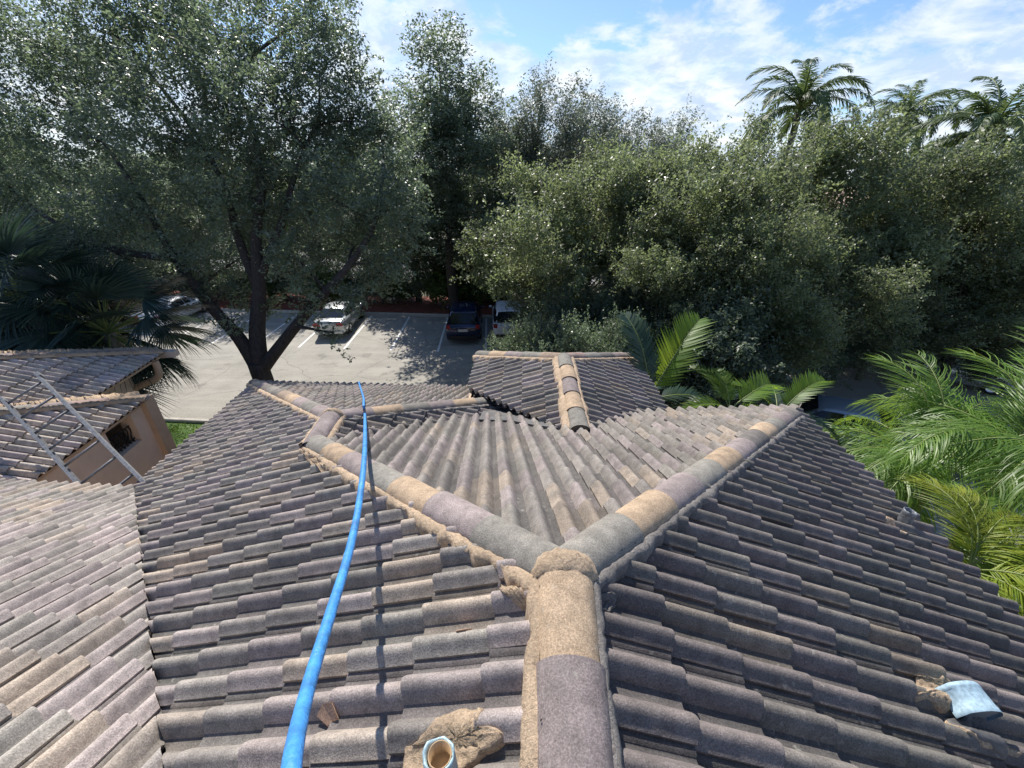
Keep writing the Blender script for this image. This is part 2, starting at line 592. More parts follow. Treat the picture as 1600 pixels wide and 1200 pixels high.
M['asphalt'] = asphalt_material('sun_bleached_asphalt', (0.28, 0.262, 0.226), (0.36, 0.338, 0.292), 0.7, 24.0)
M['asphalt2'] = ground_material('far_asphalt', (0.20, 0.195, 0.185), (0.27, 0.26, 0.245), 0.5, 14.0)
M['mulch'] = ground_material('red_mulch', (0.13, 0.030, 0.016), (0.26, 0.065, 0.035), 2.5, 18.0, 0.9)
M['soil'] = ground_material('leaf_litter_soil', (0.055, 0.05, 0.032), (0.12, 0.11, 0.065), 0.9, 9.0, 0.8)
M['lawn'] = ground_material('lawn_ground', (0.04, 0.09, 0.012), (0.08, 0.15, 0.02), 1.5, 20.0, 0.6)

# ------------------------------------------------------------------ ground, lot, kerbs
def sheet(name, pts, z, mat, kind='structure'):
    mb = MB()
    mb.add([(x, y, z) for x, y in pts], [tuple(range(len(pts)))], None, True)
    return tag(mb.build(name, mat), kind=kind)


sheet('ground', [(-900, -300), (900, -300), (900, 1500), (-900, 1500)], 0.0, M['soil'])
# the car park is turned a little to the left of the view
LA = Vector((-0.9968, 0.0802, 0))          # along the row, leftwards
LB = Vector((-0.05, 0.9987, 0))            # up a stall
L0 = Vector((-3.87, 19.77, 0))


def lot(a, b, z=0.0):
    q = L0 + LA * a + LB * b
    return Vector((q.x, q.y, z))


def kerb(name, a, b, w, h, label=None):
    mb = MB()
    a, b = Vector(a), Vector(b)
    d = (b - a).normalized()
    s = Vector((-d.y, d.x, 0))
    n = 14
    L = (b - a).length
    prof = [(-w / 2, -0.05), (-w / 2, h - 0.03), (-w / 2 + 0.03, h), (w / 2 - 0.03, h), (w / 2, h - 0.03), (w / 2, -0.05)]
    vs, fs = [], []
    for i in range(n + 1):
        for (o_, z) in prof:
            q = a + d * (L * i / n) + s * o_
            vs.append((q.x, q.y, z))
    m_ = len(prof)
    for i in range(n):
        for k in range(m_ - 1):
            fs.append((i * m_ + k, (i + 1) * m_ + k, (i + 1) * m_ + k + 1, i * m_ + k + 1))
    mb.add(vs, fs, None, True)
    o = mb.build(name, M['concrete'])
    return tag(o, kind='structure')


q = [lot(70, -7.4), lot(-60, -7.4), lot(-60, 5.95), lot(70, 5.95)]
sheet('car_park', [(p.x, p.y) for p in q], 0.004, M['asphalt'])
# second car park / drive to the right of the house, under the trees
sheet('side_car_park', [(6.2, -6), (60, -6), (60, 9.6), (6.2, 9.6)], 0.004, M['asphalt2'])
kerb('kerb', lot(70, 6.05), lot(-60, 6.05), 0.18, 0.15)
kerb('kerb', lot(70, -7.5), lot(1, -7.5), 0.18, 0.13)
q = [lot(70, 6.14), lot(-60, 6.14), lot(-60, 10.6), lot(70, 10.6)]
sheet('mulch_bed', [(p.x, p.y) for p in q], 0.06, M['mulch'])
q = [lot(70, 16.0), lot(-60, 16.0), lot(-60, 32.0), lot(70, 32.0)]
sheet('road', [(p.x, p.y) for p in q], 0.004, M['asphalt2'])
q = [lot(30, -14), lot(4, -14), lot(4, -7.55), lot(30, -7.55)]
sheet('lawn', [(p.x, p.y) for p in q], 0.02, M['lawn'])

for i in range(-7, 9):
    a = i * 2.52
    mb = MB()
    p0, p1, w = lot(a, 0.0, 0.009), lot(a, 5.75, 0.009), LA * 0.055
    n = 10
    vs, fs = [], []
    rr = random.Random(i)
    for k in range(n + 1):
        c = p0.lerp(p1, k / n)
        j = rr.uniform(0.85, 1.12)
        vs += [c - w * j, c + w * j]
    for k in range(n):
        fs.append((2 * k, 2 * k + 2, 2 * k + 3, 2 * k + 1))
    mb.add(vs, fs, None, True)
    tag(mb.build('stall_marking', M['white_line']), kind='structure')

# ------------------------------------------------------------------ the tiled roof
# levels measured from the camera; l = leftwards across the ridge, d = along the ridge away from the camera
HC = 1.5
SL = 0.4
zup = Vector((0, 0, 1))
J = on_z(884, 872, CZ - HC)
Bk = on_z(902, 1200, CZ - HC)
Dv = (J - Bk)
Dv.z = 0
Dv.normalize()
Lv = Vector((-Dv.y, Dv.x, 0))
nL = (zup + Lv * SL).normalized()
nR = (zup - Lv * SL).normalized()
Ept = on_plane(489, 682, J, nL)
Kpt = on_plane(517, 642, J, nL)
KLp = on_plane(395, 592, J, nL)
HRp = on_plane(1240, 637, J, nR)
nF = (Ept - J).cross(HRp - J).normalized()
if nF.z < 0:
    nF = -nF
V1 = on_plane(207, 757, J, nL)
V3 = on_plane(250, 1200, J, nL)
nQ = (V3 - V1).cross(Lv).normalized()
if nQ.z < 0:
    nQ = -nQ
DROP = 0.125          # tile bed below the crest line of the ridge caps


def ld(p):
    return (p - J).dot(Lv), (p - J).dot(Dv)


def from_ld(l, d, z):
    q = J + Lv * l + Dv * d
    return Vector((q.x, q.y, z))


def plane_z(co, no, x, y):
    return co.z - ((x - co.x) * no.x + (y - co.y) * no.y) / no.z


lE, dE = ld(Ept)
lK, dK = ld(Kpt)
# wing: ridge E-K, hips K-KL and K-KR
KRp = Kpt + (Dv - Lv - zup * SL) * 1.80
nW = (zup - Lv * -SL)       # placeholder, replaced below
nWR = (Kpt - Ept).cross(KRp - Ept).normalized()
if nWR.z < 0:
    nWR = -nWR
nWH = (KLp - Kpt).cross(KRp - Kpt).normalized()
if nWH.z < 0:
    nWH = -nWH
# porch roof
ZP = CZ - 2.60
PA = on_z(882, 551, ZP)
PF = on_z(906, 660, ZP)
PDv = PA - PF
PDv.z = 0
PDv.normalize()
PLv = Vector((-PDv.y, PDv.x, 0))
nPL = (zup + PLv * SL).normalized()
nPR = (zup - PLv * SL).normalized()
nPH = (zup + PDv * SL).normalized()
TP = 1.62
PHL = PA + (PDv + PLv - zup * SL) * TP
PHR = PA + (PDv - PLv - zup * SL) * TP

ROOT = empty('tile_roofed_house', (J.x, J.y, 0), 0, 'large house with a weathered grey and tan barrel tile roof of hips, ridges and valleys', 'house')

PALETTE = [
    ((0.228, 0.203, 0.176), 30),   # weathered grey
    ((0.202, 0.180, 0.157), 16),   # charcoal
    ((0.238, 0.203, 0.185), 25),   # plum
    ((0.265, 0.224, 0.202), 12),   # pale plum
    ((0.292, 0.240, 0.187), 6),    # tan
    ((0.262, 0.222, 0.181), 11),   # brown grey
    ((0.222, 0.202, 0.172), 16),   # greenish grey
]
PW = [w for _, w in PALETTE]


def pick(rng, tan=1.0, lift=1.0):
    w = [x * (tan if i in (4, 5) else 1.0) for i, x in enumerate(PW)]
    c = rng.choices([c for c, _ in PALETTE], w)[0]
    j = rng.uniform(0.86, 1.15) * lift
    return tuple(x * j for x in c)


PITCH_R, EXPO, ROLLH = 0.1575, 0.345, 0.062


def tile_profile():
    """one tile: two rolls and two pans; (u, h) pairs over 0..2*PITCH_R. The first roll starts with a raised lip
    that overlaps the low rib ending the neighbouring tile"""
    pr = [(0.0, 0.019), (0.004, 0.022)]
    rw = 0.110
    for k in range(2):
        u0 = k * PITCH_R
        for i in range(11):
            t = i / 10
            h = ROLLH * (math.sin(PI * t) ** 0.98) if 0 < t < 1 else 0.0
            if k == 0 and t < 0.14:
                continue
            pr.append((u0 + rw * t, h))
        pr.append((u0 + rw + 0.010, -0.005))
        if k == 0:
            pr.append((u0 + PITCH_R - 0.008, -0.004))
        else:
            pr += [(2 * PITCH_R - 0.027, -0.004), (2 * PITCH_R - 0.023, 0.004), (2 * PITCH_R + 0.004, 0.005)]
    return pr


PROF = tile_profile()
# strips of the profile: first roll, second roll, channels
RP = {q for q in range(len(PROF) - 1) if PROF[q][1] < 0.006 and PROF[q + 1][1] < 0.006}
R1 = {q for q in range(len(PROF) - 1) if q not in RP and PROF[q][0] < PITCH_R - 0.01}
R2 = set(range(len(PROF) - 1)) - RP - R1


def tile_slope(name, O, U, no, urange, v0, v1, pieces, rng, tan=1.0, lift=1.0, mat=None, parent=None, phase=0.0, expo=EXPO, chips=()):
    """cover a plane through O (U level along the courses, no = normal) with tiles from v1 (eave) up to v0.
    pieces: lists of (point, outward normal) cuts; every piece is cut on its own and joined."""
    no = no.normalized()
    U = (U - no * U.dot(no)).normalized()
    V = no.cross(U)
    if V.z > 0:
        V = -V
    V.normalize()
    mb = MB()
    TW = 2 * PITCH_R
    k = 0
    v = v1
    while v > v0:
        i0 = int(math.floor((urange[0] - phase) / TW)) - 1
        i1 = int(math.ceil((urange[1] - phase) / TW)) + 1
        for i in range(i0, i1):
            col = pick(rng, tan, lift)
            half = None
            if rng.random() < 0.55:
                half = pick(rng, tan, lift)
            jz = rng.uniform(-0.003, 0.004)
            jv = rng.uniform(-0.007, 0.007)
            jr = rng.uniform(-0.006, 0.006)
            ju = rng.uniform(-0.0025, 0.0025)
            tilt = 0.035 + rng.uniform(-0.004, 0.005)
            rows = []
            base = i * TW + phase
            for (vv, hh, sc) in ((v - expo - 0.075, 0.0, 1.0), (v - expo * 0.5, tilt * 0.54, 1.0), (v, tilt, 1.0)):
                rows.append([O + U * (base + u + ju) + V * (vv + jv + jr * u) + no * (h * sc + hh + jz) for u, h in PROF])
            n = len(PROF)
            vs = rows[0] + rows[1] + rows[2]
            fs = []
            for a in range(2):
                for b in range(n - 1):
                    fs.append((a * n + b, a * n + b + 1, (a + 1) * n + b + 1, (a + 1) * n + b))
            pan_tone = rng.uniform(0.5, 0.72)
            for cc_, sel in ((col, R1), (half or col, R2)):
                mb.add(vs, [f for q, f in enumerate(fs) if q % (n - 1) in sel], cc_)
            cd = tuple(0.6 * pan_tone * x + 0.4 * 0.075 for x in (half or col))  # channel faces toned darker than the rolls
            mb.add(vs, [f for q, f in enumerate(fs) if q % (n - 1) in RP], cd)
            # butt end of the tile: a face down at the nose and a return underneath
            nose = [O + U * (base + u + ju) + V * (v + jv + jr * u) + no * (h + tilt + jz) for u, h in PROF]
            low = [O + U * (base + u + ju) + V * (v + jv + jr * u - 0.002) + no * (max(h * 0.80, h - 0.013) + tilt + jz - 0.018) for u, h in PROF]
            back = [O + U * (base + u + ju) + V * (v + jv + jr * u - 0.09) + no * (max(h * 0.80, h - 0.013) + tilt + jz - 0.022) for u, h in PROF]
            fs = []
            for b in range(n - 1):
                fs.append((b, b + 1, n + b + 1, n + b))
                fs.append((n + b, n + b + 1, 2 * n + b + 1, 2 * n + b))
            mb.add(nose + low + back, fs, tuple(x * 0.95 for x in col), False)
            # side lap edge
            e0 = [rows[0][0], rows[2][0]]
            e1 = [q - no * 0.030 + U * 0.004 for q in e0]
            mb.add(e0 + e1, [(0, 1, 3, 2)], tuple(x * 0.9 for x in col), True)
        v -= expo
        k += 1
    # roofing felt below
    g0, g1 = urange[0] - 0.6, urange[1] + 0.6
    quad = [O + U * g0 + V * (v0 - 0.5) - no * 0.02, O + U * g1 + V * (v0 - 0.5) - no * 0.02, O + U * g1 + V * (v1 - 0.03) - no * 0.02, O + U * g0 + V * (v1 - 0.03) - no * 0.02]
    mb.add(quad, [(0, 1, 2, 3)], (0.02, 0.02, 0.02), True)
    src = mb.mesh(name, True)
    out = bmesh.new()
    tmp_meshes = []
    for cuts in pieces:
        bm = bmesh.new()
        bm.from_mesh(src)
        for co, nn in cuts:
            bmesh.ops.bisect_plane(bm, geom=bm.verts[:] + bm.edges[:] + bm.faces[:], plane_co=co, plane_no=nn, clear_outer=True, dist=1e-6)
        me = bpy.data.meshes.new(name)
        bm.to_mesh(me)
        bm.free()
        tmp_meshes.append(me)
    if len(tmp_meshes) == 1:
        me = tmp_meshes[0]
    else:
        bm = bmesh.new()
        for t in tmp_meshes:
            bm.from_mesh(t)
        me = bpy.data.meshes.new(name)
        bm.to_mesh(me)
        bm.free()
        for t in tmp_meshes:
            bpy.data.meshes.remove(t)
    bpy.data.meshes.remove(src)
    me.name = name
    o = link_mesh(name, me, None, mat or M['tile'])
    if parent is not None:
        world_child(o, parent)
    return o, V


def vplane(a, b, keep):
    """vertical cutting plane through a-b; the side holding the point keep stays"""
    d = b - a
    nn = Vector((-d.y, d.x, 0)).normalized()
    if (keep - a).dot(nn) > 0:
        nn = -nn
    return (a.copy(), nn)


down = zup * DROP
rng = random.Random(5)


def slope_v(no, O, p):
    U = no.cross(zup).normalized()
    V = no.cross(U).normalized()
    if V.z > 0:
        V = -V
    return (p - O).dot(V)


def cut_l(l, keep_less):
    return (J + Lv * l, Lv if keep_less else -Lv)


def cut_d(d, keep_less):
    return (J + Dv * d, Dv if keep_less else -Dv)


# left slope (main house and wing in one plane), broken by the valley
vE = (Vector(V1) - J).dot(Lv) * math.sqrt(1 + SL * SL)
LEAVE_L = ld(KLp)[0] * 0.972
P_left = from_ld(3, -1, 0)
pieces = [
    [cut_l(lE, True), cut_l(0.02, False), vplane(J, Ept, P_left), vplane(V1, V3, from_ld(2, 2, 0)), cut_d(-2.4, False)],
    [cut_l(lE, False), vplane(Kpt, KLp, from_ld(lK + 2, dK, 0)), vplane(V1, V3, from_ld(5, 4, 0))],
]
# the eave runs slightly askew, as in the photograph
eA, eB = on_plane(392, 600, J - down * 0.4, nL), on_plane(215, 750, J - down * 0.4, nL)
pieces[1].append(vplane(eA, eB, from_ld(3, 3, 0)))
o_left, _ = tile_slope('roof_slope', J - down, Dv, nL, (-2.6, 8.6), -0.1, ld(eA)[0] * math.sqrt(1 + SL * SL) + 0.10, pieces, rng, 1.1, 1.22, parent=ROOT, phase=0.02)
# right slope: tile colours darkened for algae and for painted-in shade
R_eave = 3.62 * math.sqrt(1 + SL * SL)
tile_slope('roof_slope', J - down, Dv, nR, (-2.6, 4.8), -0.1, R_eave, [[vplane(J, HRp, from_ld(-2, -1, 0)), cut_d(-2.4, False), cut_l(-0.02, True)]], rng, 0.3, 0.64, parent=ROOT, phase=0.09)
# far hip end
UF = nF.cross(zup).normalized()
Fe = on_plane(1100, 633, J, nF)
VF_len = slope_v(nF, J, Fe)
tile_slope('roof_slope', J - down, UF, nF, (-4.6, 4.2), -0.1, VF_len, [[vplane(J, Ept, from_ld(0, 3, 0)), vplane(J, HRp, from_ld(0, 3, 0)), cut_l(lE + 0.02, True)]], rng, 1.2, 1.0, parent=ROOT, phase=0.05)
# wing, right side
UW = nWR.cross(zup).normalized()
w_len = slope_v(nWR, Kpt, KRp) + 0.30
tile_slope('roof_slope', Kpt - down, Dv, nWR, (-1.2, 3.2), -0.1, w_len, [[vplane(Kpt, KRp, from_ld(lK - 1.5, dK, 0)), cut_l(lK - 0.02, True), (Kpt + (Ept - Kpt) * 1.05, -Dv)]], rng, 0.6, 0.8, parent=ROOT, phase=0.03)
# wing, hip end
UH = nWH.cross(zup).normalized()
h_len = slope_v(nWH, Kpt, KLp) - 0.02
tile_slope('roof_slope', Kpt - down, UH, nWH, (-5.2, 5.2), -0.1, h_len, [[vplane(Kpt, KLp, from_ld(lK, dK + 3, 0)), vplane(Kpt, KRp, from_ld(lK, dK + 3, 0)), cut_l(ld(KRp)[0] - 0.35, False)]], rng, 0.9, parent=ROOT, phase=0.0)
# lower plane at the left, falling away from the camera
UQ = Lv
q_len = slope_v(nQ, V3, V1)
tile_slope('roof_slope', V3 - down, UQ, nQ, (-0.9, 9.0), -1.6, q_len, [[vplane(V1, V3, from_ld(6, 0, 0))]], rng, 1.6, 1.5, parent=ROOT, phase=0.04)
# porch roof
pe = TP * math.sqrt(1 + SL * SL)
plen = (PA - PF).length
tile_slope('roof_slope', PA - down, PDv, nPL, (-plen - 1.2, TP + 0.2), -0.1, pe, [[vplane(PA, PHL, PF + PLv), (PA.copy(), -PLv), vplane(PF - PDv * 0.25, on_plane(733, 606, PA - down * 0.4, nPL), PA)]], rng, 1.6, 1.1, parent=ROOT, phase=0.02)
tile_slope('roof_slope', PA - down, PDv, nPR, (-plen - 1.2, TP + 0.2), -0.1, pe, [[vplane(PA, PHR, PF - PLv), (PA.copy(), PLv), (PF - PDv * 0.9, -PDv)]], rng, 0.8, 0.95, parent=ROOT, phase=0.07)
tile_slope('roof_slope', PA - down, PLv, nPH, (-TP - 0.3, TP + 0.3), -0.1, pe, [[vplane(PA, PHL, PA + PDv), vplane(PA, PHR, PA + PDv)]], rng, 1.0, parent=ROOT)

# ------------------------------------------------------------------ ridge caps and mortar
CAPC = {'t': (0.40, 0.295, 0.195), 'p': (0.258, 0.212, 0.196), 'g': (0.225, 0.208, 0.176), 'd': (0.17, 0.152, 0.134), 'k': (0.31, 0.225, 0.19), 'b': (0.27, 0.205, 0.15)}


def cap_line(A, B, seq, toward_b=True, r=0.128, parent=ROOT, extra0=0.0, extra1=0.0, name='ridge_cap', seed=0):
    """half round cap tiles along the crest line A-B; seq gives each tile's colour, laid from A"""
    rg = random.Random(seed)
    d = (B - A)
    L = d.length + extra0 + extra1
    d.normalize()
    A = A - d * extra0
    s = d.cross(zup).normalized()
    u = s.cross(d).normalized()
    mb = MB()
    n = len(seq)
    step = L / n
    H = 0.112
    for i, ch in enumerate(seq):
        c0 = CAPC[ch]
        jt = rg.uniform(0.88, 1.1)
        col = tuple(x * jt for x in c0)
        a0, a1 = i * step, (i + 1) * step
        if toward_b:
            a0 -= 0.05
            rr = [(a0, 0.90), (a0 + step * 0.5, 0.955), (a1 - 0.01, 1.0)]
        else:
            a1 += 0.05
            rr = [(a1, 0.90), (a0 + step * 0.5, 0.955), (a0 + 0.01, 1.0)]
        jz = rg.uniform(-0.006, 0.006)
        jy = rg.uniform(-0.006, 0.006)
        rows = []
        m = 17
        for (t, sc) in rr:
            row = []
            for k in range(m):
                th = PI * k / (m - 1)
                row.append(A + d * t + s * (math.cos(th) * r * sc + jy) + u * (-H + (math.sin(th) ** 0.9) * H * (sc if sc == 1 else sc) + jz + (sc - 1) * 0.02))
            rows.append(row)
        vs = rows[0] + rows[1] + rows[2]
        fs = []
        for a in range(2):
            for b in range(m - 1):
                f = (a * m + b, a * m + b + 1, (a + 1) * m + b + 1, (a + 1) * m + b)
                fs.append(f if not toward_b else tuple(reversed(f)))
        mb.add(vs, fs, col)
        for (ft, th) in ((0.80, 0.16 * PI), (0.80, 0.84 * PI), (0.55, 0.20 * PI)):
            if rg.random() < 0.25:
                continue
            tt = a0 + (a1 - a0) * (ft if toward_b else 1 - ft)
            nd = s * math.cos(th) + u * math.sin(th)
            hc = A + d * tt + s * (math.cos(th) * r * 0.985 + jy) + u * (-H + (math.sin(th) ** 0.9) * H * 0.985 + jz) + nd * 0.0025
            e1_h = d * 0.0042
            e2_h = d.cross(nd) * 0.0042
            mb.add([hc + e1_h * math.cos(2 * PI * q / 7) + e2_h * math.sin(2 * PI * q / 7) for q in range(7)], [tuple(range(7))], (0.01, 0.01, 0.01), True)
        inner = []
        cen = A + d * rr[2][0] + u * (-H + jz) + s * jy
        for qv in rows[2]:
            inner.append(cen + (qv - cen) * 0.87)
        inner2 = [qv - d * (0.08 if toward_b else -0.08) for qv in inner]
        fs = []
        for b in range(m - 1):
            fs.append((b, b + 1, m + b + 1, m + b))
            fs.append((m + b, m + b + 1, 2 * m + b + 1, 2 * m + b))
        mb.add(rows[2] + inner + inner2, fs, tuple(x * 0.9 for x in col), False)
    # closing disc at the outer end
    end = rows[2]
    mb.add(list(end), [tuple(range(len(end)))], (0.18, 0.14, 0.10), True)
    o = mb.build(name, M['tile'], None, False, True)
    world_child(o, parent)
    return o


def mortar_line(A, B, n1, n2, co, w=(0.02, 0.075), w2=None, parent=ROOT, seed=1, mats=('mortar', 'mortar'), r=0.128, t0=0.0, t1=1.0, sides=(1, -1)):
    """ragged mortar bed on both sides of a cap line; n1, n2 = normals of the two roof planes through co (crest level)"""
    rg = random.Random(seed)
    d = (B - A)
    L = d.length
    d.normalize()
    s = d.cross(zup).normalized()
    u = s.cross(d).normalized()
    for side, no, mk in ((1, n1, mats[0]), (-1, n2, mats[1])):
        if side not in sides:
            continue
        mb = MB()
        ww_ = w if side > 0 or w2 is None else w2
        n = max(6, int(L * (t1 - t0) / 0.03))
        rows = []
        wd = 0.03
        for i in range(n + 1):
            t = L * (t0 + (t1 - t0) * i / n)
            wd += rg.uniform(-0.5, 0.5) * (ww_[1] - ww_[0])
            wd = min(max(wd, ww_[0]), ww_[1])
            c = A + d * t
            top = c + s * side * (r * 0.86) - u * (0.062 + rg.uniform(0, 0.012))
            mid = c + s * side * (r - 0.002 + wd * 0.35)
            mid.z = plane_z(co - down, no, mid.x, mid.y) + 0.112 + rg.uniform(-0.008, 0.010)
            mid.z = min(mid.z, top.z + 0.004)
            outp = c + s * side * (r + 0.012 + wd)
            outp.z = plane_z(co - down, no, outp.x, outp.y) + 0.092 + rg.uniform(-0.022, 0.012)
            bot = outp + s * side * 0.004
            bot.z = plane_z(co - down, no, bot.x, bot.y) - 0.01
            rows += [top, mid, outp, bot]
        fs = []
        for i in range(n):
            for k in range(3):
                f = (i * 4 + k, i * 4 + k + 1, (i + 1) * 4 + k + 1, (i + 1) * 4 + k)
                fs.append(f if side > 0 else tuple(reversed(f)))
        mb.add(rows, fs)
        o = mb.build('mortar_bed', M[mk])
        world_child(o, parent)


Bfar = J - Dv * 2.3
cap_line(J - Dv * 0.02, Bfar, 'tpgptg', toward_b=False, r=0.130, seed=3)
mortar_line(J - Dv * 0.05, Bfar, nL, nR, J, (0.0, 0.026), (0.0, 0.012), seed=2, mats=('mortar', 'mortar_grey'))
dL_ = (Ept - J).normalized()
dR_ = (HRp - J).normalized()
cap_line(J, Ept, 'gptgptg', True, extra0=-0.10, extra1=0.02, seed=4)
mortar_line(J, Ept, nF, nL, J, (0.0, 0.012), (0.008, 0.048), seed=5, sides=(-1,))
cap_line(J, HRp, 'gtpgtpdtgpd', True, extra0=-0.10, seed=6)
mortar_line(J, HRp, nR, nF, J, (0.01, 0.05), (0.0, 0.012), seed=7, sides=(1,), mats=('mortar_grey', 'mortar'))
cap_line(Ept, Kpt, 'p', True, extra0=0.04, extra1=0.02, seed=8)
mortar_line(Ept, Kpt, nWR, nL, Ept, (0.02, 0.05), seed=9)
cap_line(Kpt, KLp, 'pgptbdgdpgd', True, extra0=-0.08, seed=10)
mortar_line(Kpt, KLp, nWH, nL, Kpt, (0.0, 0.015), (0.015, 0.06), seed=11, sides=(-1,))
cap_line(Kpt, KRp, 'ptgptg', True, extra0=-0.10, seed=12)
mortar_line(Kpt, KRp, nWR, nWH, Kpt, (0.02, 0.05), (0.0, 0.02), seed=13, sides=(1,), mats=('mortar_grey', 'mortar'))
cap_line(PA, PF, 'gtptg', True, extra0=-0.02, extra1=0.06, seed=14)
mortar_line(PA, PF, nPL, nPR, PA, (0.015, 0.06), (0.005, 0.04), seed=15)
cap_line(PA, PHL, 'bgptg', True, extra0=-0.05, seed=16)
mortar_line(PA, PHL, nPH, nPL, PA, (0.02, 0.06), seed=17)
cap_line(PA, PHR, 'kgdpd', True, extra0=-0.05, seed=18)
mortar_line(PA, PHR, nPR, nPH, PA, (0.02, 0.05), seed=19)


def collar(c, axis, r0, r1, th, seed, back=0.10, name='mortar_collar', mat='mortar'):
    """lumpy half ring of mortar where caps meet"""
    rg = random.Random(seed)
    d = axis.normalized()
    s = d.cross(zup).normalized()
    u = s.cross(d).normalized()
    mb = MB()
    n, m = 26, 8
    vs = []
    for i in range(n + 1):
        a = PI * (-0.06 + 1.12 * i / n)
        for k in range(m + 1):
            t = k / m
            prof = math.sin(PI * t) ** 0.6
            rad = r0 - 0.012 + (r1 - r0 + 0.012) * prof + rg.uniform(-0.005, 0.006)
            y = (t - 0.5) * th + (rg.uniform(-0.016, 0.016) if k in (0, m) else 0)
            p = c + d * y + s * (math.cos(a) * rad) + u * (math.sin(a) * rad * 0.92 - 0.112)
            vs.append(p)
    fs = []
    for i in range(n):
        for k in range(m):
            fs.append((i * (m + 1) + k, i * (m + 1) + k + 1, (i + 1) * (m + 1) + k + 1, (i + 1) * (m + 1) + k))
    mb.add(vs, fs)
    o = mb.build(name, M[mat])
    world_child(o, ROOT)
    return o


collar(J - Dv * 0.005 - zup * 0.004, Dv, 0.125, 0.150, 0.13, 1)
collar(Kpt + Dv * 0.02 - zup * 0.004, Dv, 0.125, 0.152, 0.10, 2)


PU = [u for u, h in PROF]
PHH = [h for u, h in PROF]
LEFT_V1 = ld(eA)[0] * math.sqrt(1 + SL * SL) + 0.10
SURF = {'L': (J - down, nL, 0.02, LEFT_V1), 'R': (J - down, nR, 0.09, R_eave)}


def tile_top(p, side):
    """height of the tiles' upper face over the bed plane below p"""
    O, no, ph, v1 = SURF[side]
    V = no.cross(Dv)
    if V.z > 0:
        V = -V
    V.normalize()
    u = ((p - O).dot(Dv) - ph) % (2 * PITCH_R)
    q = (v1 - (p - O).dot(V)) / EXPO
    fr = 1 - (q - math.floor(q))
    return float(np.interp(u, PU, PHH)) + 0.035 * (fr * EXPO + 0.075) / (EXPO + 0.075)


def to_bed(p, side):
    O, no, ph, v1 = SURF[side]
    return p - no * (p - O).dot(no)


def lump(c, side, pts, h, seed, mat, name, parent=ROOT, rough=0.004, soft=0.0):
    """thin irregular patch following the tiles: outline pts in plane coordinates (up the slope on the left, along the ridge)"""
    rg = random.Random(seed)
    no = SURF[side][1].normalized() if isinstance(side, str) else side
    U = (Lv - no * Lv.dot(no)).normalized()
    W = no.cross(U)
    n = len(pts)
    rings = [1.0, 0.985, 0.93, 0.84, 0.74, 0.64, 0.54, 0.44, 0.34, 0.24, 0.14, 0.06]
    mb = MB()
    vs = []
    cx = sum(p[0] for p in pts) / n
    cy = sum(p[1] for p in pts) / n
    for ri, sc in enumerate(rings):
        for (x, y) in pts:
            xx, yy = cx + (x - cx) * sc, cy + (y - cy) * sc
            p = c + U * xx + W * yy
            if isinstance(side, str):
                p = to_bed(p, side)
                base = tile_top(p, side) * (1 - soft) + soft * 0.07
            else:
                base = 0.0
            hh = base + (-0.02 if ri == 0 else h * min(1.0, 0.35 + 0.25 * ri) + rg.uniform(-rough, rough))
            vs.append(p + no * hh)
    fs = []
    for ri in range(len(rings) - 1):
        for k in range(n):
            k2 = (k + 1) % n
            fs.append((ri * n + k, ri * n + k2, (ri + 1) * n + k2, (ri + 1) * n + k))
    b = (len(rings) - 1) * n
    fs.append(tuple(b + k for k in range(n)))
    mb.add(vs, fs)
    bm = bmesh.new()
    me = mb.mesh(name)
    bm.from_mesh(me)
    bmesh.ops.recalc_face_normals(bm, faces=bm.faces[:])
    bm.to_mesh(me)
    bm.free()
    o = link_mesh(name, me, None, M[mat])
    world_child(o, parent)
    return o


def outline_on(side, pix, lift=0.35):
    """corner points seen along the given sight lines -> (centre, plane coordinates)"""
    O, no, ph, v1 = SURF[side]
    no = no.normalized()
    U = (Lv - no * Lv.dot(no)).normalized()
    W = no.cross(U)
    P_ = [on_plane(px, py, J - down * lift, SURF[side][1]) for px, py in pix]
    c = sum(P_, Vector()) / len(P_)
    return c, [((p - c).dot(U), (p - c).dot(W)) for p in P_]


def patch_px(side, pix, h, seed, mat, j=0.12, it=2, name='mortar_patch', lift=0.35, soft=0.0):
    c, pts = outline_on(side, pix, lift)
    return lump(c, side, refine(pts, it, j, random.Random(seed)), h, seed, mat, name, soft=soft)


def refine(pts, it, j, rg):
    for _ in range(it):
        o = []
        for k in range(len(pts)):
            a, b = pts[k], pts[(k + 1) % len(pts)]
            L = math.hypot(b[0] - a[0], b[1] - a[1])
            o += [a, ((a[0] + b[0]) / 2 + rg.uniform(-j, j) * L, (a[1] + b[1]) / 2 + rg.uniform(-j, j) * L)]
        pts = o
    return pts


def ragged(r0, r1, n, seed, j=0.2):
    rg = random.Random(seed)
    return [(math.cos(2 * PI * k / n) * r0 * rg.uniform(1 - j, 1 + j), math.sin(2 * PI * k / n) * r1 * rg.uniform(1 - j, 1 + j)) for k in range(n)]


# small mortar smears beside the junction, onto both slopes
patch_px('L', [(778, 905), (800, 914), (818, 924), (822, 944), (802, 938), (788, 930)], 0.010, 3, 'mortar')
patch_px('R', [(928, 922), (966, 924), (972, 936), (950, 950), (930, 944)], 0.010, 4, 'mortar_grey')
patch_px('L', [(470, 690), (500, 716), (512, 735), (500, 735), (478, 716), (466, 702)], 0.012, 8, 'mortar')

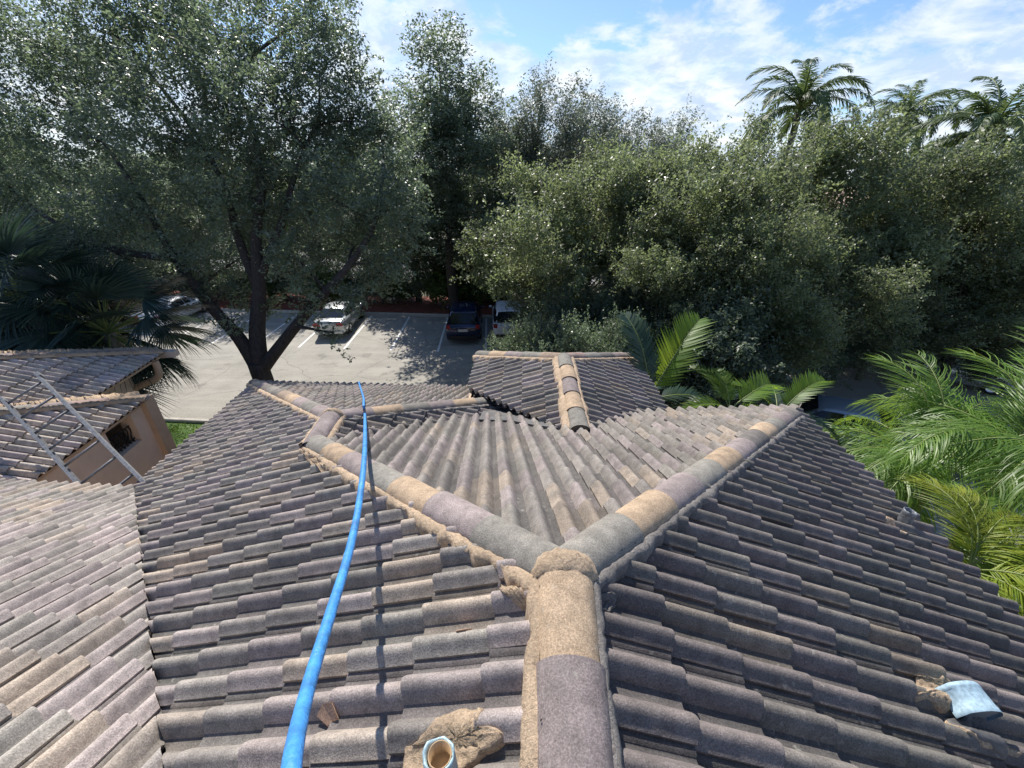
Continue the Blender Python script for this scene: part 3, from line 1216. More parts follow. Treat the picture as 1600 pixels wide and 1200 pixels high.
# ------------------------------------------------------------------ walls below the roof
def wall_run(pts, z0, ztops, th, mat, name='wall', parent=ROOT):
    mb = MB()
    for i in range(len(pts) - 1):
        a, b = Vector((*pts[i], 0)), Vector((*pts[i + 1], 0))
        d = (b - a).normalized()
        s = Vector((-d.y, d.x, 0)) * th / 2
        e = d * th / 2 if i else d * 0
        za, zb = ztops[i], ztops[i + 1]
        a2 = a
        vs = [a2 + s, b + s, b - s, a2 - s]
        v = [(q.x, q.y, z0) for q in vs] + [(vs[0].x, vs[0].y, za), (vs[1].x, vs[1].y, zb), (vs[2].x, vs[2].y, zb), (vs[3].x, vs[3].y, za)]
        mb.add(v, [(0, 3, 2, 1), (4, 5, 6, 7), (0, 1, 5, 4), (1, 2, 6, 5), (2, 3, 7, 6), (3, 0, 4, 7)], None, True)
    o = mb.build(name, mat)
    world_child(o, parent)
    return o


def P2(v):
    return (v.x, v.y)


inset = 0.55
lKL, dKL = ld(KLp)
lV1, dV1 = ld(V1)
zR = J.z - SL * (3.62 - inset) - 0.32
zF = plane_z(J, nF, *P2(from_ld(0, ld(Fe)[1] - inset, 0))) - 0.34
zW = KLp.z - 0.12
wl_pts = [from_ld(-3.62 + inset, -8, 0), from_ld(-3.62 + inset, ld(HRp)[1] - inset, 0), from_ld(ld(PHR)[0] + inset, ld(Fe)[1] - inset, 0)]
wall_run([P2(p) for p in wl_pts], 0, [zR, zR, zR - 0.05], 0.2, M['stucco'])
px_ = [PHR + (-PDv + PLv) * inset - PDv * 3, PHR + (-PDv + PLv) * inset, PHL + (-PDv - PLv) * inset, PHL + (-PDv - PLv) * inset - PDv * 3]
wall_run([P2(p) for p in px_], 0, [PHL.z - 0.1] * 4, 0.2, M['stucco'])
ww = [from_ld(ld(PHL)[0] - 0.6, dKL - inset, 0), from_ld(lKL - inset, dKL - inset, 0), from_ld(lV1 - inset + 0.1, dV1 - inset, 0), from_ld(lV1 + 6, dV1 - inset, 0)]
wall_run([P2(p) for p in ww], 0, [zW, zW, V1.z - 0.25, V1.z - 0.3], 0.2, M['stucco'])


def fascia(a, b, z_off=-0.20, h=0.16, inset_=0.04, parent=ROOT, ins=None, mat='trim'):
    mb = MB()
    off = ins * inset_ if ins is not None else Vector((0, 0, 0))
    a2, b2 = a + off, b + off
    mb.bar(Vector((a2.x, a2.y, a2.z + z_off)), Vector((b2.x, b2.y, b2.z + z_off)), 0.035, h)
    o = mb.build('fascia', M[mat])
    world_child(o, parent)


fascia(from_ld(-3.55, -2.4, J.z - SL * 3.62), from_ld(-3.55, ld(HRp)[1] - 0.1, J.z - SL * 3.62))
fascia(PHL, PHR, ins=-PDv)
fascia(PHL, PHL - PDv * 2.6, ins=-PLv)
fascia(PHR, PHR - PDv * 1.9, ins=PLv)
fascia(from_ld(lV1 + 0.2, dV1 - 0.05, V1.z), from_ld(lV1 + 7, dV1 - 0.05, V1.z))

# grey metal and mortar in the dead valley between wing, hip end and porch
ap = [on_plane(x_, y_, J - down * 0.55, nF) for x_, y_ in ((748, 655), (760, 632), (772, 616), (790, 621), (812, 632), (838, 648), (872, 668), (835, 664), (800, 657))]
mb = MB()
mb.add(ap + [q_ - nF * 0.03 for q_ in ap], [tuple(range(len(ap)))] + [(k, (k + 1) % len(ap), len(ap) + (k + 1) % len(ap), len(ap) + k) for k in range(len(ap))], None, True)
world_child(mb.build('valley_flashing', M['flash']), ROOT)

# ------------------------------------------------------------------ roof vents (fixed to the roof)
def bent_sleeve(mb, base, axis, r, h, n=20, th=0.012, seed=0, wob=0.0):
    rg = random.Random(seed)
    axis = axis.normalized()
    s = axis.orthogonal().normalized()
    t = axis.cross(s)
    prof = [(r * 1.08, -0.05), (r * 1.02, h * 0.3), (r, h * 0.8), (r * 1.02, h * 0.97), (r * 0.95, h), (r - th, h - 0.004), (r - th * 1.4, h - 0.05), (r - th * 1.2, h * 0.2)]
    b = len(mb.v)
    jit = [1 + wob * rg.uniform(-1, 1) for _ in range(n)]
    for rr, z in prof:
        for k in range(n):
            a = 2 * PI * k / n
            j = jit[k] if z > h * 0.5 else 1
            mb.v.append(tuple(base + axis * (z + (jit[k] - 1) * 0.15 * (z > h * 0.6)) + (s * math.cos(a) + t * math.sin(a)) * rr * j))
    for i in range(len(prof) - 1):
        for k in range(n):
            k2 = (k + 1) % n
            mb.f.append((b + i * n + k, b + i * n + k2, b + (i + 1) * n + k2, b + (i + 1) * n + k))
            mb.c.append(None)
            mb.flat.append(False)


# near pipe
pb = on_plane(694, 1215, J - down * 0.5, nL)
mb = MB()
bent_sleeve(mb, pb - zup * 0.02, zup + Vector((-0.04, 0.02, 0)), 0.049, 0.17, 22, 0.010, 4, 0.05)
vp = mb.build('vent_pipe', M['lead'])
world_child(vp, ROOT)
tag(vp, 'short vent pipe in a folded blue grey sleeve set in cracked mortar')
mb = MB()
mb.lathe([(0.0, 0.075), (0.036, 0.075), (0.0365, 0.155), (0.0335, 0.155), (0.033, 0.08), (0.0, 0.08)], Matrix.Translation(pb + Vector((-0.002, 0.0, 0))), 20)
pi = mb.build('inner_pipe', M['pipe_in'])
world_child(pi, vp)
pi.parent = vp
pi.matrix_parent_inverse = (Matrix.Translation(ROOT.location)).inverted()
vp_m = vp.matrix_parent_inverse.copy()
pi.matrix_parent_inverse = Matrix.Identity(4)
patch_px('L', [(680, 1128), (695, 1112), (715, 1100), (738, 1104), (757, 1108), (754, 1128), (741, 1146), (760, 1138), (785, 1143), (783, 1153), (752, 1171), (728, 1188), (710, 1204), (690, 1214), (640, 1214), (618, 1206), (630, 1168), (652, 1158)], 0.022, 9, 'mortar', soft=0.4)

# pipe on the right slope
pb2 = on_plane(1412, 815, J - down * 0.5, nR)
mb = MB()
bent_sleeve(mb, pb2 - zup * 0.03, zup + Vector((0.1, 0.05, 0)), 0.052, 0.16, 18, 0.010, 8, 0.04)
vq = mb.build('vent_pipe', M['lead_dark'])
world_child(vq, ROOT)
tag(vq, 'small grey lead vent pipe near the right eave')
patch_px('R', [(1366, 793), (1382, 798), (1402, 818), (1430, 836), (1416, 835), (1394, 820), (1381, 806)], 0.010, 10, 'mortar')

# hooded vent on the right slope: a low arched cap, its mouth towards the viewer
def hood(c, ax, wd, L, W, H, name):
    up_ = wd.cross(ax).normalized()
    if up_.z < 0:
        up_ = -up_
    mb = MB()
    n = 16
    rows = []
    for (t, sc) in ((-L / 2, 0.93), (-L / 2 + 0.010, 1.0), (-L / 2 + 0.020, 1.0), (-L / 2 + 0.024, 0.965), (0, 0.965), (L / 2 - 0.026, 0.965), (L / 2 - 0.022, 1.0), (L / 2 - 0.004, 1.0), (L / 2, 0.985)):
        row = []
        row.append(c + ax * t - wd * (W / 2 * sc) - up_ * 0.075)
        for k in range(n + 1):
            f = k / n * 2 - 1
            row.append(c + ax * t + wd * (f * W / 2 * sc) + up_ * (H * sc * (1 - abs(f) ** 2.2)))
        row.append(c + ax * t + wd * (W / 2 * sc) - up_ * 0.075)
        rows.append(row)
    m = n + 3
    vs = [q for r_ in rows for q in r_]
    fs = []
    for i in range(len(rows) - 1):
        for k in range(m - 1):
            fs.append((i * m + k, i * m + k + 1, (i + 1) * m + k + 1, (i + 1) * m + k))
    mb.add(vs, fs)
    mb.add(rows[0], [tuple(range(m))], None, True)
    o = mb.build(name, M['vent'])
    world_child(o, ROOT)
    tag(o, 'pale blue hooded roof vent on the right slope')
    mb = MB()
    cc = c + ax * (L / 2)
    mb.add([cc + (q - cc) * 0.94 - ax * 0.012 for q in rows[-1]], [tuple(range(m))], None, True)
    p = mb.build('vent_mouth', M['vent_in'])
    p.parent = o
    return o


hv = to_bed(on_plane(1505, 1102, J - down * 0.4, nR), 'R') + nR * 0.135
hax = Vector((0.04, -0.96, -0.14)).normalized()
hwd = Vector((1.0, 0.0, -0.36))
hwd = (hwd - hax * hwd.dot(hax)).normalized()
hood(hv, hax, hwd, 0.125, 0.225, 0.048, 'roof_vent')
patch_px('R', [(1440, 1050), (1461, 1055), (1490, 1062), (1500, 1085), (1490, 1108), (1483, 1106), (1460, 1092), (1436, 1086), (1433, 1082), (1448, 1070)], 0.010, 12, 'mortar')
patch_px('R', [(1490, 1114), (1512, 1116), (1540, 1136), (1554, 1150), (1578, 1172), (1600, 1179), (1596, 1182), (1563, 1172), (1538, 1165), (1508, 1145), (1497, 1134)], 0.008, 13, 'mortar')
patch_px('R', [(1492, 1116), (1516, 1112), (1532, 1120), (1549, 1145), (1574, 1170), (1583, 1184), (1556, 1172), (1527, 1156), (1505, 1138)], 0.018, 14, 'flash', name='lead_flashing')

# loose shards of broken tile
def shard(px, py, no, pts, label, seed, colr=(0.42, 0.27, 0.18)):
    rg = random.Random(seed)
    c = on_plane(px, py, J - down * 0.22, no)
    n = len(pts)
    no = no.normalized()
    U = (Lv - no * Lv.dot(no)).normalized()
    W = no.cross(U)
    c = to_bed(c, 'L')
    tops = []
    for x, y in pts:
        q = c + U * x + W * y
        tops.append(q + no * (tile_top(to_bed(q, 'L'), 'L') + 0.016 - 6 * y * y))
    bots = [q - no * 0.013 for q in tops]
    mb = MB()
    mb.add(tops + bots, [tuple(range(n)), tuple(reversed(range(n, 2 * n)))] + [(k, n + k, n + (k + 1) % n, (k + 1) % n) for k in range(n)], colr, True)
    o = mb.build('tile_shard', M['tile'], None, False, True)
    recenter(o)
    tag(o, label, 'tile shard')


shard(500, 1108, nL, [(0.055, -0.004), (0.02, -0.03), (-0.04, -0.022), (-0.06, 0.012), (0.0, 0.026)], 'small broken tan tile shard lying left of the vent pipe, by the hose', 1)
shard(716, 978, nL, [(0.035, -0.012), (0.0, -0.028), (-0.035, -0.016), (-0.03, 0.010), (0.01, 0.016)], 'small curved chip of broken tile lying on the slope just left of the ridge', 2)

# ------------------------------------------------------------------ hose
hp = [(462, 1290, 0.82), (455, 1200, 0.93), (480, 1080, 1.22), (516, 960, 1.58), (546, 860, 2.02), (562, 780, 2.50), (570, 700, 3.28), (571, 650, 4.25)]
kr_d = (KRp - Kpt).normalized()
kcrest = on_plane(570, 640, Kpt, nWR)
touch = Kpt + kr_d * 0.55
pts = [at(px, py, dp * (0.72 + 0.28 * max(0.0, (dp - 1) / 4))) for px, py, dp in hp[:-1]]
tl = at(570, 646, (touch - EYE).dot(FWD) - 0.1)
pts.append(tl + zup * 0.0)
cr = Kpt + kr_d * ((tl - Kpt).dot(kr_d)) + zup * 0.035
pts.append(cr)
hd = [on_plane(568, 622, Kpt - down * 0.2, nWH) + zup * 0.01, on_plane(563, 606, Kpt - down * 0.2, nWH) + zup * 0.02, on_plane(562, 600, Kpt - down * 0.2, nWH) + zup * 0.03]
pts += hd
last = hd[-1]
pts += [last + Dv * 0.25 - zup * 0.5, last + Dv * 0.35 - zup * 1.6, last + Dv * 0.5 - zup * 3.4]


def smooth_path(p, n=6):
    out = []
    P_ = [p[0] + (p[0] - p[1])] + p + [p[-1] + (p[-1] - p[-2])]
    for i in range(1, len(P_) - 2):
        a, b, c, d = P_[i - 1], P_[i], P_[i + 1], P_[i + 2]
        for k in range(n):
            t = k / n
            out.append(0.5 * ((2 * b) + (c - a) * t + (2 * a - 5 * b + 4 * c - d) * t * t + (3 * b - a - 3 * c + d) * t ** 3))
    out.append(P_[-2])
    return out


mb = MB()
hose_path = smooth_path(pts, 8)
mb.tube(hose_path, [0.0165] * len(hose_path), 14)
hose = mb.build('hose', M['hose'])
recenter(hose)
tag(hose, 'bright blue hose stretched across the tiled roof towards the car park', 'hose')

# ------------------------------------------------------------------ neighbouring stucco building with two tiled roofs
NB = empty('stucco_building', (-9.5, 7.5, 0), 0, 'tan stucco building with two pinkish tiled roofs and a small barred window beside the ladder', 'building')
ZE = CZ - 4.05


def neighbour(pa, pb, name_seed, back, z_e, wall_len, rise_len):
    """roof falling towards +x side: eave from a (far corner) to b; hip runs back from a"""
    a = on_z(*pa, z_e)
    b = on_z(*pb, z_e)
    e = (b - a).normalized()                    # along the eave towards the camera
    inn = Vector((e.y, -e.x, 0))
    if inn.x > 0:
        inn = -inn                              # into the building
    no = (zup - inn * SL).normalized()
    noh = (zup - e * SL).normalized()
    top = a + (inn + e + zup * SL) * rise_len
    rg = random.Random(name_seed)
    up_len = rise_len * math.sqrt(1 + SL * SL)
    L = (b - a).length + 3.0
    dz = zup * DROP
    tile_slope('roof', a - dz, e, no, (-0.4, L), -up_len, 0.06, [[vplane(a, top, a + e * 3), (b + e * 2.6, e)]], rg, 2.2, 1.7, parent=NB, phase=0.03, expo=0.39)
    tile_slope('roof', a - dz, inn, noh, (-0.4, rise_len + 1), -up_len, 0.06, [[vplane(a, top, a + inn * 3)]], rg, 2.2, 1.6, parent=NB, phase=0.03, expo=0.39)
    cap_line(top, a, 'kpgkpkgpkt', True, r=0.135, parent=NB, extra1=0.02, seed=name_seed)
    mortar_line(top, a, noh, no, a, (0.01, 0.03), (0.02, 0.06), parent=NB, seed=name_seed)
    return a, b, e, inn


a1, b1, e1_, i1_ = neighbour((221, 617), (30, 748), 31, 3, ZE, 6, 3.4)
a2, b2, e2_, i2_ = neighbour((250, 545), (140, 612), 32, 3, ZE, 6, 3.4)


def nb_wall(a, e, inn, inset_, L, ztop, name='wall', thick=0.25, win=None, far=0.0):
    """wall under an eave with an optional window opening (t0, t1, z0, z1)"""
    c = a + inn * inset_ + e * far
    mb = MB()

    def blk(t0, t1, z0, z1):
        if t1 - t0 < 1e-4 or z1 - z0 < 1e-4:
            return
        p = [c + e * t0, c + e * t1, c + e * t1 + inn * thick, c + e * t0 + inn * thick]
        v = [(q.x, q.y, z0) for q in p] + [(q.x, q.y, z1) for q in p]
        mb.add(v, [(0, 3, 2, 1), (4, 5, 6, 7), (0, 1, 5, 4), (1, 2, 6, 5), (2, 3, 7, 6), (3, 0, 4, 7)], None, True)
    if win:
        t0, t1, z0, z1 = win
        blk(0, t0, 0, ztop)
        blk(t1, L, 0, ztop)
        blk(t0, t1, 0, z0)
        blk(t0, t1, z1, ztop)
    else:
        blk(0, L, 0, ztop)
    # far end wall
    p = [c + inn * thick, c + inn * 3.2, c + inn * 3.2 + e * thick, c + inn * thick + e * thick]
    v = [(q.x, q.y, 0) for q in p] + [(q.x, q.y, ztop) for q in p]
    mb.add(v, [(0, 3, 2, 1), (4, 5, 6, 7), (0, 1, 5, 4), (1, 2, 6, 5), (2, 3, 7, 6), (3, 0, 4, 7)], None, True)
    o = mb.build(name, M['stucco'])
    world_child(o, NB)
    return c


ZT = ZE - 0.10
c1 = nb_wall(a1, e1_, i1_, 0.10, 6.2, ZT, win=(0.36, 1.02, ZT - 0.78, ZT - 0.16), far=-0.02)
c2 = nb_wall(a2, e2_, i2_, 0.75, 2.8, ZT, far=0.30)
# window: dark room behind, bars and sill
mb = MB()
q0 = c1 + i1_ * 0.24 + e1_ * 0.25
bx = [q0, q0 + e1_ * 0.9, q0 + e1_ * 0.9 + i1_ * 1.2, q0 + i1_ * 1.2]
for k, (p, q_) in enumerate(((bx[1], bx[2]), (bx[2], bx[3]), (bx[3], bx[0]))):
    mb.add([(p.x, p.y, ZT - 1.3), (q_.x, q_.y, ZT - 1.3), (q_.x, q_.y, ZT - 0.1), (p.x, p.y, ZT - 0.1)], [(0, 1, 2, 3)], None, True)
win = mb.build('window', M['dark'])
world_child(win, NB)
mb = MB()
for k in range(8):
    t = 0.40 + k * 0.085
    p = c1 + i1_ * 0.12 + e1_ * t
    pts_ = []
    for q in range(9):
        z = ZT - 0.78 + 0.36 * q / 8
        w = 0.03 * math.sin(q / 8 * 2 * PI)
        pts_.append((p.x + e1_.x * w, p.y + e1_.y * w, z))
    mb.tube(pts_, 0.012, 6)
for z in (ZT - 0.72, ZT - 0.42):
    p, q_ = c1 + i1_ * 0.12 + e1_ * 0.355, c1 + i1_ * 0.12 + e1_ * 1.025
    mb.tube([(p.x, p.y, z), (q_.x, q_.y, z)], 0.014, 6)
wb = mb.build('window_grille', M['iron'])
wb.parent = win
# trim along eaves, corner pilaster, bracket and downpipe
for (a, e, inn, L) in ((a1, e1_, i1_, 6.0), (a2, e2_, i2_, 3.2)):
    mb = MB()
    p = a + inn * 0.10 + e * 0.05
    mb.bar(Vector((p.x, p.y, ZE - 0.16)), Vector((p.x, p.y, ZE - 0.16)) + e * L, 0.10, 0.17)
    o = mb.build('eave_trim', M['trim'])
    world_child(o, NB)
mb = MB()
p = c1 - e1_ * 0.10 + i1_ * 0.02
mb.box((-0.14, -0.13, 0), (0.14, 0.13, ZT - 0.02), Matrix.Translation((p.x, p.y, 0)) @ Matrix.Rotation(math.atan2(e1_.y, e1_.x), 4, 'Z'))
o = mb.build('corner_pilaster', M['trim'])
world_child(o, NB)
mb = MB()
p0 = a2 + i2_ * 0.02 - e2_ * 0.12
mb.bar(Vector((p0.x, p0.y, ZE - 0.19)) - i2_ * 0.28, Vector((p0.x, p0.y, ZE - 0.19)) + i2_ * 0.5, 0.20, 0.16)
o = mb.build('gutter_end', M['pale_stucco'])
world_child(o, NB)
mb = MB()
g = a2 + e2_ * 0.30
path = []
for (x, z) in ((0.06, -0.22), (0.06, -0.42), (0.10, -0.62), (0.30, -0.76), (0.62, -0.88), (0.86, -1.02), (0.92, -1.3), (0.92, -4.1)):
    p = g + i2_ * (x - 0.02)
    path.append(Vector((p.x, p.y, ZE + z)))
mb.tube(smooth_path(path, 6), 0.085, 12)
o = mb.build('downpipe', M['trim'])
world_child(o, NB)

# ------------------------------------------------------------------ ladder
ldr_top_l, ldr_top_r = at(2, 618, 6.55), at(58, 588, 6.75)
ldr_d = (at(168, 748, 5.75) - (ldr_top_l + ldr_top_r) / 2).normalized()
LW = ldr_top_r - ldr_top_l
LW = (LW - ldr_d * LW.dot(ldr_d)).normalized()
mid_top = (ldr_top_l + ldr_top_r) / 2
Llen = (mid_top.z - 0.02) / -ldr_d.z
LAD = empty('aluminium_ladder', tuple(mid_top + ldr_d * Llen), 0, 'dull aluminium extension ladder leaning on the lower tiled roof at the left', 'ladder')
ln = LW.cross(ldr_d).normalized()
if ln.z < 0:
    ln = -ln


def lbox(c, hx, hy, hz):
    m = Matrix((LW, ldr_d, ln)).transposed().to_4x4()
    m.translation = c
    return (-hx, -hy, -hz), (hx, hy, hz), m


LHW = 0.28
for s_ in (-1, 1):
    mb = MB()
    c = mid_top + LW * (s_ * LHW) + ldr_d * (Llen / 2)
    # channel section: web and two flanges
    mb.box(*lbox(c, 0.004, Llen / 2, 0.040))
    for f_ in (-1, 1):
        mb.box(*lbox(c - LW * (s_ * 0.016) + ln * (0.040 * f_), 0.019, Llen / 2, 0.004))
    o = mb.build('rail', M['alu'])
    world_child(o, LAD)
    mb = MB()
    mb.box(*lbox(mid_top + LW * (s_ * LHW) + ldr_d * 0.05, 0.028, 0.06, 0.046))
    o2 = mb.build('rail_cap', M['alu'])
    o2.parent = o
k = 0
t = 0.22
while t < Llen - 0.2:
    mb = MB()
    c = mid_top + ldr_d * t
    mb.tube([c - LW * (LHW - 0.004), c + LW * (LHW - 0.004)], 0.017, 10)
    o = mb.build('rung', M['alu'])
    world_child(o, LAD)
    t += 0.47

# ------------------------------------------------------------------ foliage
def leaf_quads(rng_, cen, length, width, up=0.35, fold=0.25, jit=0.45):
    """numpy diamond leaves at cen (N,3) -> verts (4N,3), faces (N,4)"""
    n = len(cen)
    nrm = rng_.normal(size=(n, 3))
    nrm[:, 2] = np.abs(nrm[:, 2]) + up
    nrm /= np.linalg.norm(nrm, axis=1)[:, None]
    t = rng_.normal(size=(n, 3))
    t -= nrm * (t * nrm).sum(1)[:, None]
    t /= np.linalg.norm(t, axis=1)[:, None]
    b = np.cross(nrm, t)
    L = (length * rng_.uniform(1 - jit, 1 + jit, n) / 2)[:, None]
    W = (width * rng_.uniform(1 - jit, 1 + jit, n) / 2)[:, None]
    v = np.empty((n, 4, 3), np.float32)
    v[:, 0] = cen - t * L
    v[:, 1] = cen + b * W + nrm * W * fold - t * L * 0.1
    v[:, 2] = cen + t * L
    v[:, 3] = cen - b * W + nrm * W * fold - t * L * 0.1
    return v.reshape(-1, 3)


def quads_mesh(name, verts, mat):
    n = len(verts) // 4
    me = bpy.data.meshes.new(name)
    me.vertices.add(n * 4)
    me.loops.add(n * 4)
    me.polygons.add(n)
    me.vertices.foreach_set('co', np.ascontiguousarray(verts, np.float32).ravel())
    me.loops.foreach_set('vertex_index', np.arange(n * 4, dtype=np.int32))
    me.polygons.foreach_set('loop_start', np.arange(0, n * 4, 4, dtype=np.int32))
    me.polygons.foreach_set('loop_total', np.full(n, 4, np.int32))
    me.update()
    me.validate()
    me.materials.append(mat)
    return me


def tree_meshes(seed, fork, base, lobes, n_clusters, per, leaf=(0.10, 0.05), crad=0.42, trunk_r=0.4, bark='bark', mat='oak_leaf', limbs=None, shell=0.42, flat=0.75, stretch=1.0, anchors=None):
    """trunk and crown meshes in local coordinates. lobes: (x, y, z, r)"""
    rg = random.Random(seed)
    nr = np.random.default_rng(seed)
    mb = MB()
    base, fork = Vector(base), Vector(fork)
    mid = base.lerp(fork, 0.5) + Vector((rg.uniform(-0.1, 0.1), rg.uniform(-0.1, 0.1), 0))
    mb.tube(smooth_path([base + Vector((0, 0, -0.1)), base.lerp(fork, 0.12), mid, fork], 4), [trunk_r * 1.5, trunk_r * 1.35, trunk_r * 1.22, trunk_r * 1.12] + [trunk_r * (1.08 - 0.008 * i) for i in range(9)], 12)
    vol = [l[3] ** 2 for l in lobes]
    tot = sum(vol)
    cents = []
    for li, (x, y, z, r) in enumerate(lobes):
        c = Vector((x, y, z))
        # limb from the fork into the lobe, then twigs
        st0 = fork + Vector((0, 0, -0.15))
        if anchors:
            st0 = min(anchors, key=lambda q: (q - c).length + 0.8 * max(0.0, q.z - c.z + 0.6))
        m1 = st0.lerp(c, 0.45) + Vector((rg.uniform(-0.3, 0.3), rg.uniform(-0.3, 0.3), rg.uniform(-0.1, 0.5))) * r * 0.25
        r0 = trunk_r * rg.uniform(0.16, 0.28)
        path = smooth_path([st0, m1, c], 5)
        mb.tube(path, [r0 * (1 - 0.72 * i / (len(path) - 1)) for i in range(len(path))], 6)
        for q in range(7):
            d = Vector((rg.gauss(0, 1), rg.gauss(0, 1), rg.gauss(0.2, 0.8))).normalized()
            st = path[rg.randint(len(path) // 2, len(path) - 1)]
            en = c + d * r * rg.uniform(0.6, 0.95)
            md = st.lerp(en, 0.5) + Vector((rg.uniform(-1, 1), rg.uniform(-1, 1), rg.uniform(-1, 1))) * r * 0.12
            p2 = smooth_path([st, md, en], 3)
            mb.tube(p2, [r0 * 0.26 * (1 - 0.75 * i / (len(p2) - 1)) for i in range(len(p2))], 5, False)
        nc = max(3, int(n_clusters * vol[li] / tot))
        d = nr.normal(size=(nc, 3))
        d /= np.linalg.norm(d, axis=1)[:, None]
        rad = r * nr.uniform(0.05, 1.0, nc) ** shell * nr.uniform(0.82, 1.10, nc)
        p = d * rad[:, None] * np.array([1, 1, 0.85 * stretch]) + np.array([x, y, z])
        cents.append(p)
    cents = np.concatenate(cents)
    n = len(cents)
    size = nr.uniform(0.55, 1.35, n)
    idx = np.repeat(np.arange(n), per)
    # leafy sprays pointing outwards and up
    axis_c = np.array([[l[0], l[1], l[2]] for l in lobes])
    w = np.array([l[3] for l in lobes])
    mean = (axis_c * w[:, None]).sum(0) / w.sum()
    dirs = cents - mean
    dirs /= np.linalg.norm(dirs, axis=1)[:, None] + 1e-6
    dirs = dirs * 0.7 + nr.normal(size=dirs.shape) * 0.5 + np.array([0, 0, 0.45])
    dirs /= np.linalg.norm(dirs, axis=1)[:, None]
    ln_ = crad * 2.3 * nr.uniform(0.6, 1.5, n)
    u = nr.uniform(-0.5, 0.75, len(idx))
    wid = (0.55 - 0.45 * np.abs(u))[:, None] * crad * 0.75
    pos = cents[idx] + dirs[idx] * (u * ln_[idx])[:, None] + nr.normal(size=(len(idx), 3)) * wid * np.array([1, 1, flat]) * size[idx][:, None]
    return mb.mesh('trunk'), quads_mesh('crown', leaf_quads(nr, pos, *leaf), M[mat]), M[bark]


def place_tree(name, meshes, loc, label, rz=0.0, sc=(1, 1, 1), group=None, cat='tree'):
    t = empty(name, loc, rz, label, cat, group)
    t.scale = sc
    tm, cm, bk = meshes
    if not tm.materials:
        tm.materials.append(bk)
    for nm, me in (('trunk', tm), ('crown', cm)):
        o = bpy.data.objects.new(nm, me)
        COL.objects.link(o)
        o.parent = t
    return t


# the big oak in front of the car park: lobes set out around the trunk
oak_fork = at(402, 566, 13.0)
oak_base = Vector((oak_fork.x + 0.05, oak_fork.y + 0.1, 0))
spec = [(-40, 200, 14.5, 2.0), (150, 130, 14.5, 1.8), (350, 120, 12.3, 1.7), (480, 20, 14.2, 1.7), (250, 20, 14.5, 1.8), (340, 240, 14.0, 1.8), (500, 240, 14.2, 1.7), (110, 390, 14.5, 1.3), (430, 330, 14.2, 1.6), (600, 250, 14.3, 1.3), (210, 410, 13.8, 1.0), (380, 400, 14.0, 1.0), (560, 380, 13.8, 1.1),
        (40, 70, 14, 2.0), (170, 50, 13.2, 2.0), (330, 30, 13.5, 2.1), (500, 110, 13.4, 1.75), (100, 210, 13.5, 2.1), (260, 190, 12.5, 2.1), (430, 190, 12.4, 2.0), (560, 190, 13.6, 1.5),
        (30, 330, 14, 1.8), (200, 330, 12.8, 1.7), (370, 300, 12.6, 1.7), (520, 310, 12.6, 1.7), (620, 330, 13.2, 1.4), (460, 400, 12.4, 1.0), (290, 395, 12.6, 1.0), (590, 420, 13.0, 0.9),
        (520, 520, 12.0, 0.33), (365, 500, 12.6, 0.36), (480, 470, 12.3, 0.55), (545, 465, 12.2, 0.55), (345, 455, 12.8, 0.5), (420, 480, 13.6, 0.5)]
lobes = []
for (px, py, dp, r) in spec:
    q = at(px, py, dp) - oak_base
    lobes.append((q.x, q.y, q.z, r))
mb = MB()
F0 = oak_fork - oak_base
ANCH = []


def limb(pix, r0, r1, first=None):
    p = [F0 + Vector((0, 0, -0.35)) if first is None else first] + [at(*q) - oak_base for q in pix]
    path = smooth_path(p, 5)
    ANCH.extend(path[6:])
    mb.tube(path, [r0 + (r1 - r0) * i / (len(path) - 1) for i in range(len(path))], 10)


# the heavy limbs of the photograph
limb([(375, 530, 13.0), (338, 488, 12.9), (300, 440, 12.8), (262, 385, 12.8), (215, 300, 13.0), (160, 220, 13.2)], 0.23, 0.05)
limb([(402, 520, 13.0), (405, 450, 13.0), (400, 370, 12.9), (408, 290, 12.8), (395, 200, 12.9), (360, 110, 13.2)], 0.28, 0.05)
limb([(432, 548, 12.9), (470, 500, 12.7), (510, 455, 12.5), (545, 415, 12.5), (585, 350, 12.8), (600, 270, 13.2)], 0.21, 0.05)
limb([(372, 370, 13.1), (350, 290, 13.2), (300, 200, 13.5), (230, 110, 13.8)], 0.15, 0.05, at(402, 450, 13.0) - oak_base)
limb([(440, 350, 12.9), (462, 270, 12.9), (500, 180, 13.2)], 0.15, 0.05, at(404, 440, 13.0) - oak_base)
limb([(180, 390, 13.2), (90, 350, 13.6), (20, 300, 14.0)], 0.13, 0.05, at(275, 405, 12.8) - oak_base)
tm, cm, bk = tree_meshes(11, oak_fork - oak_base, (0, 0, 0), lobes, 2350, 80, (0.115, 0.055), 0.42, 0.285, anchors=ANCH)
extra = mb.mesh('trunk')
bm = bmesh.new()
bm.from_mesh(tm)
bm.from_mesh(extra)
bm.to_mesh(tm)
bm.free()
place_tree('oak_tree', (tm, cm, bk), oak_base, 'huge dark live oak with a forked trunk, standing between the roof and the car park')


def generic_lobes(seed, H, R_, n, z0=0.35, cone=0.0, ra=0.30, rb=0.46):
    rg = random.Random(seed)
    out = [(0, 0, H * 0.58, R_ * 0.55), (0.1, 0, H * 0.80, R_ * 0.34)]
    for i in range(n):
        a = 2 * PI * i / n * 2.4 + rg.uniform(-0.3, 0.3)
        t = rg.uniform(z0, 0.92)
        rr = R_ * (0.42 + 0.4 * math.sin(PI * min(1, (t - z0) / (1 - z0) * 0.9 + 0.1))) * (1 - cone * t) * rg.uniform(0.75, 1.1)
        out.append((math.cos(a) * rr, math.sin(a) * rr, H * t, R_ * rg.uniform(ra, rb)))
    return out


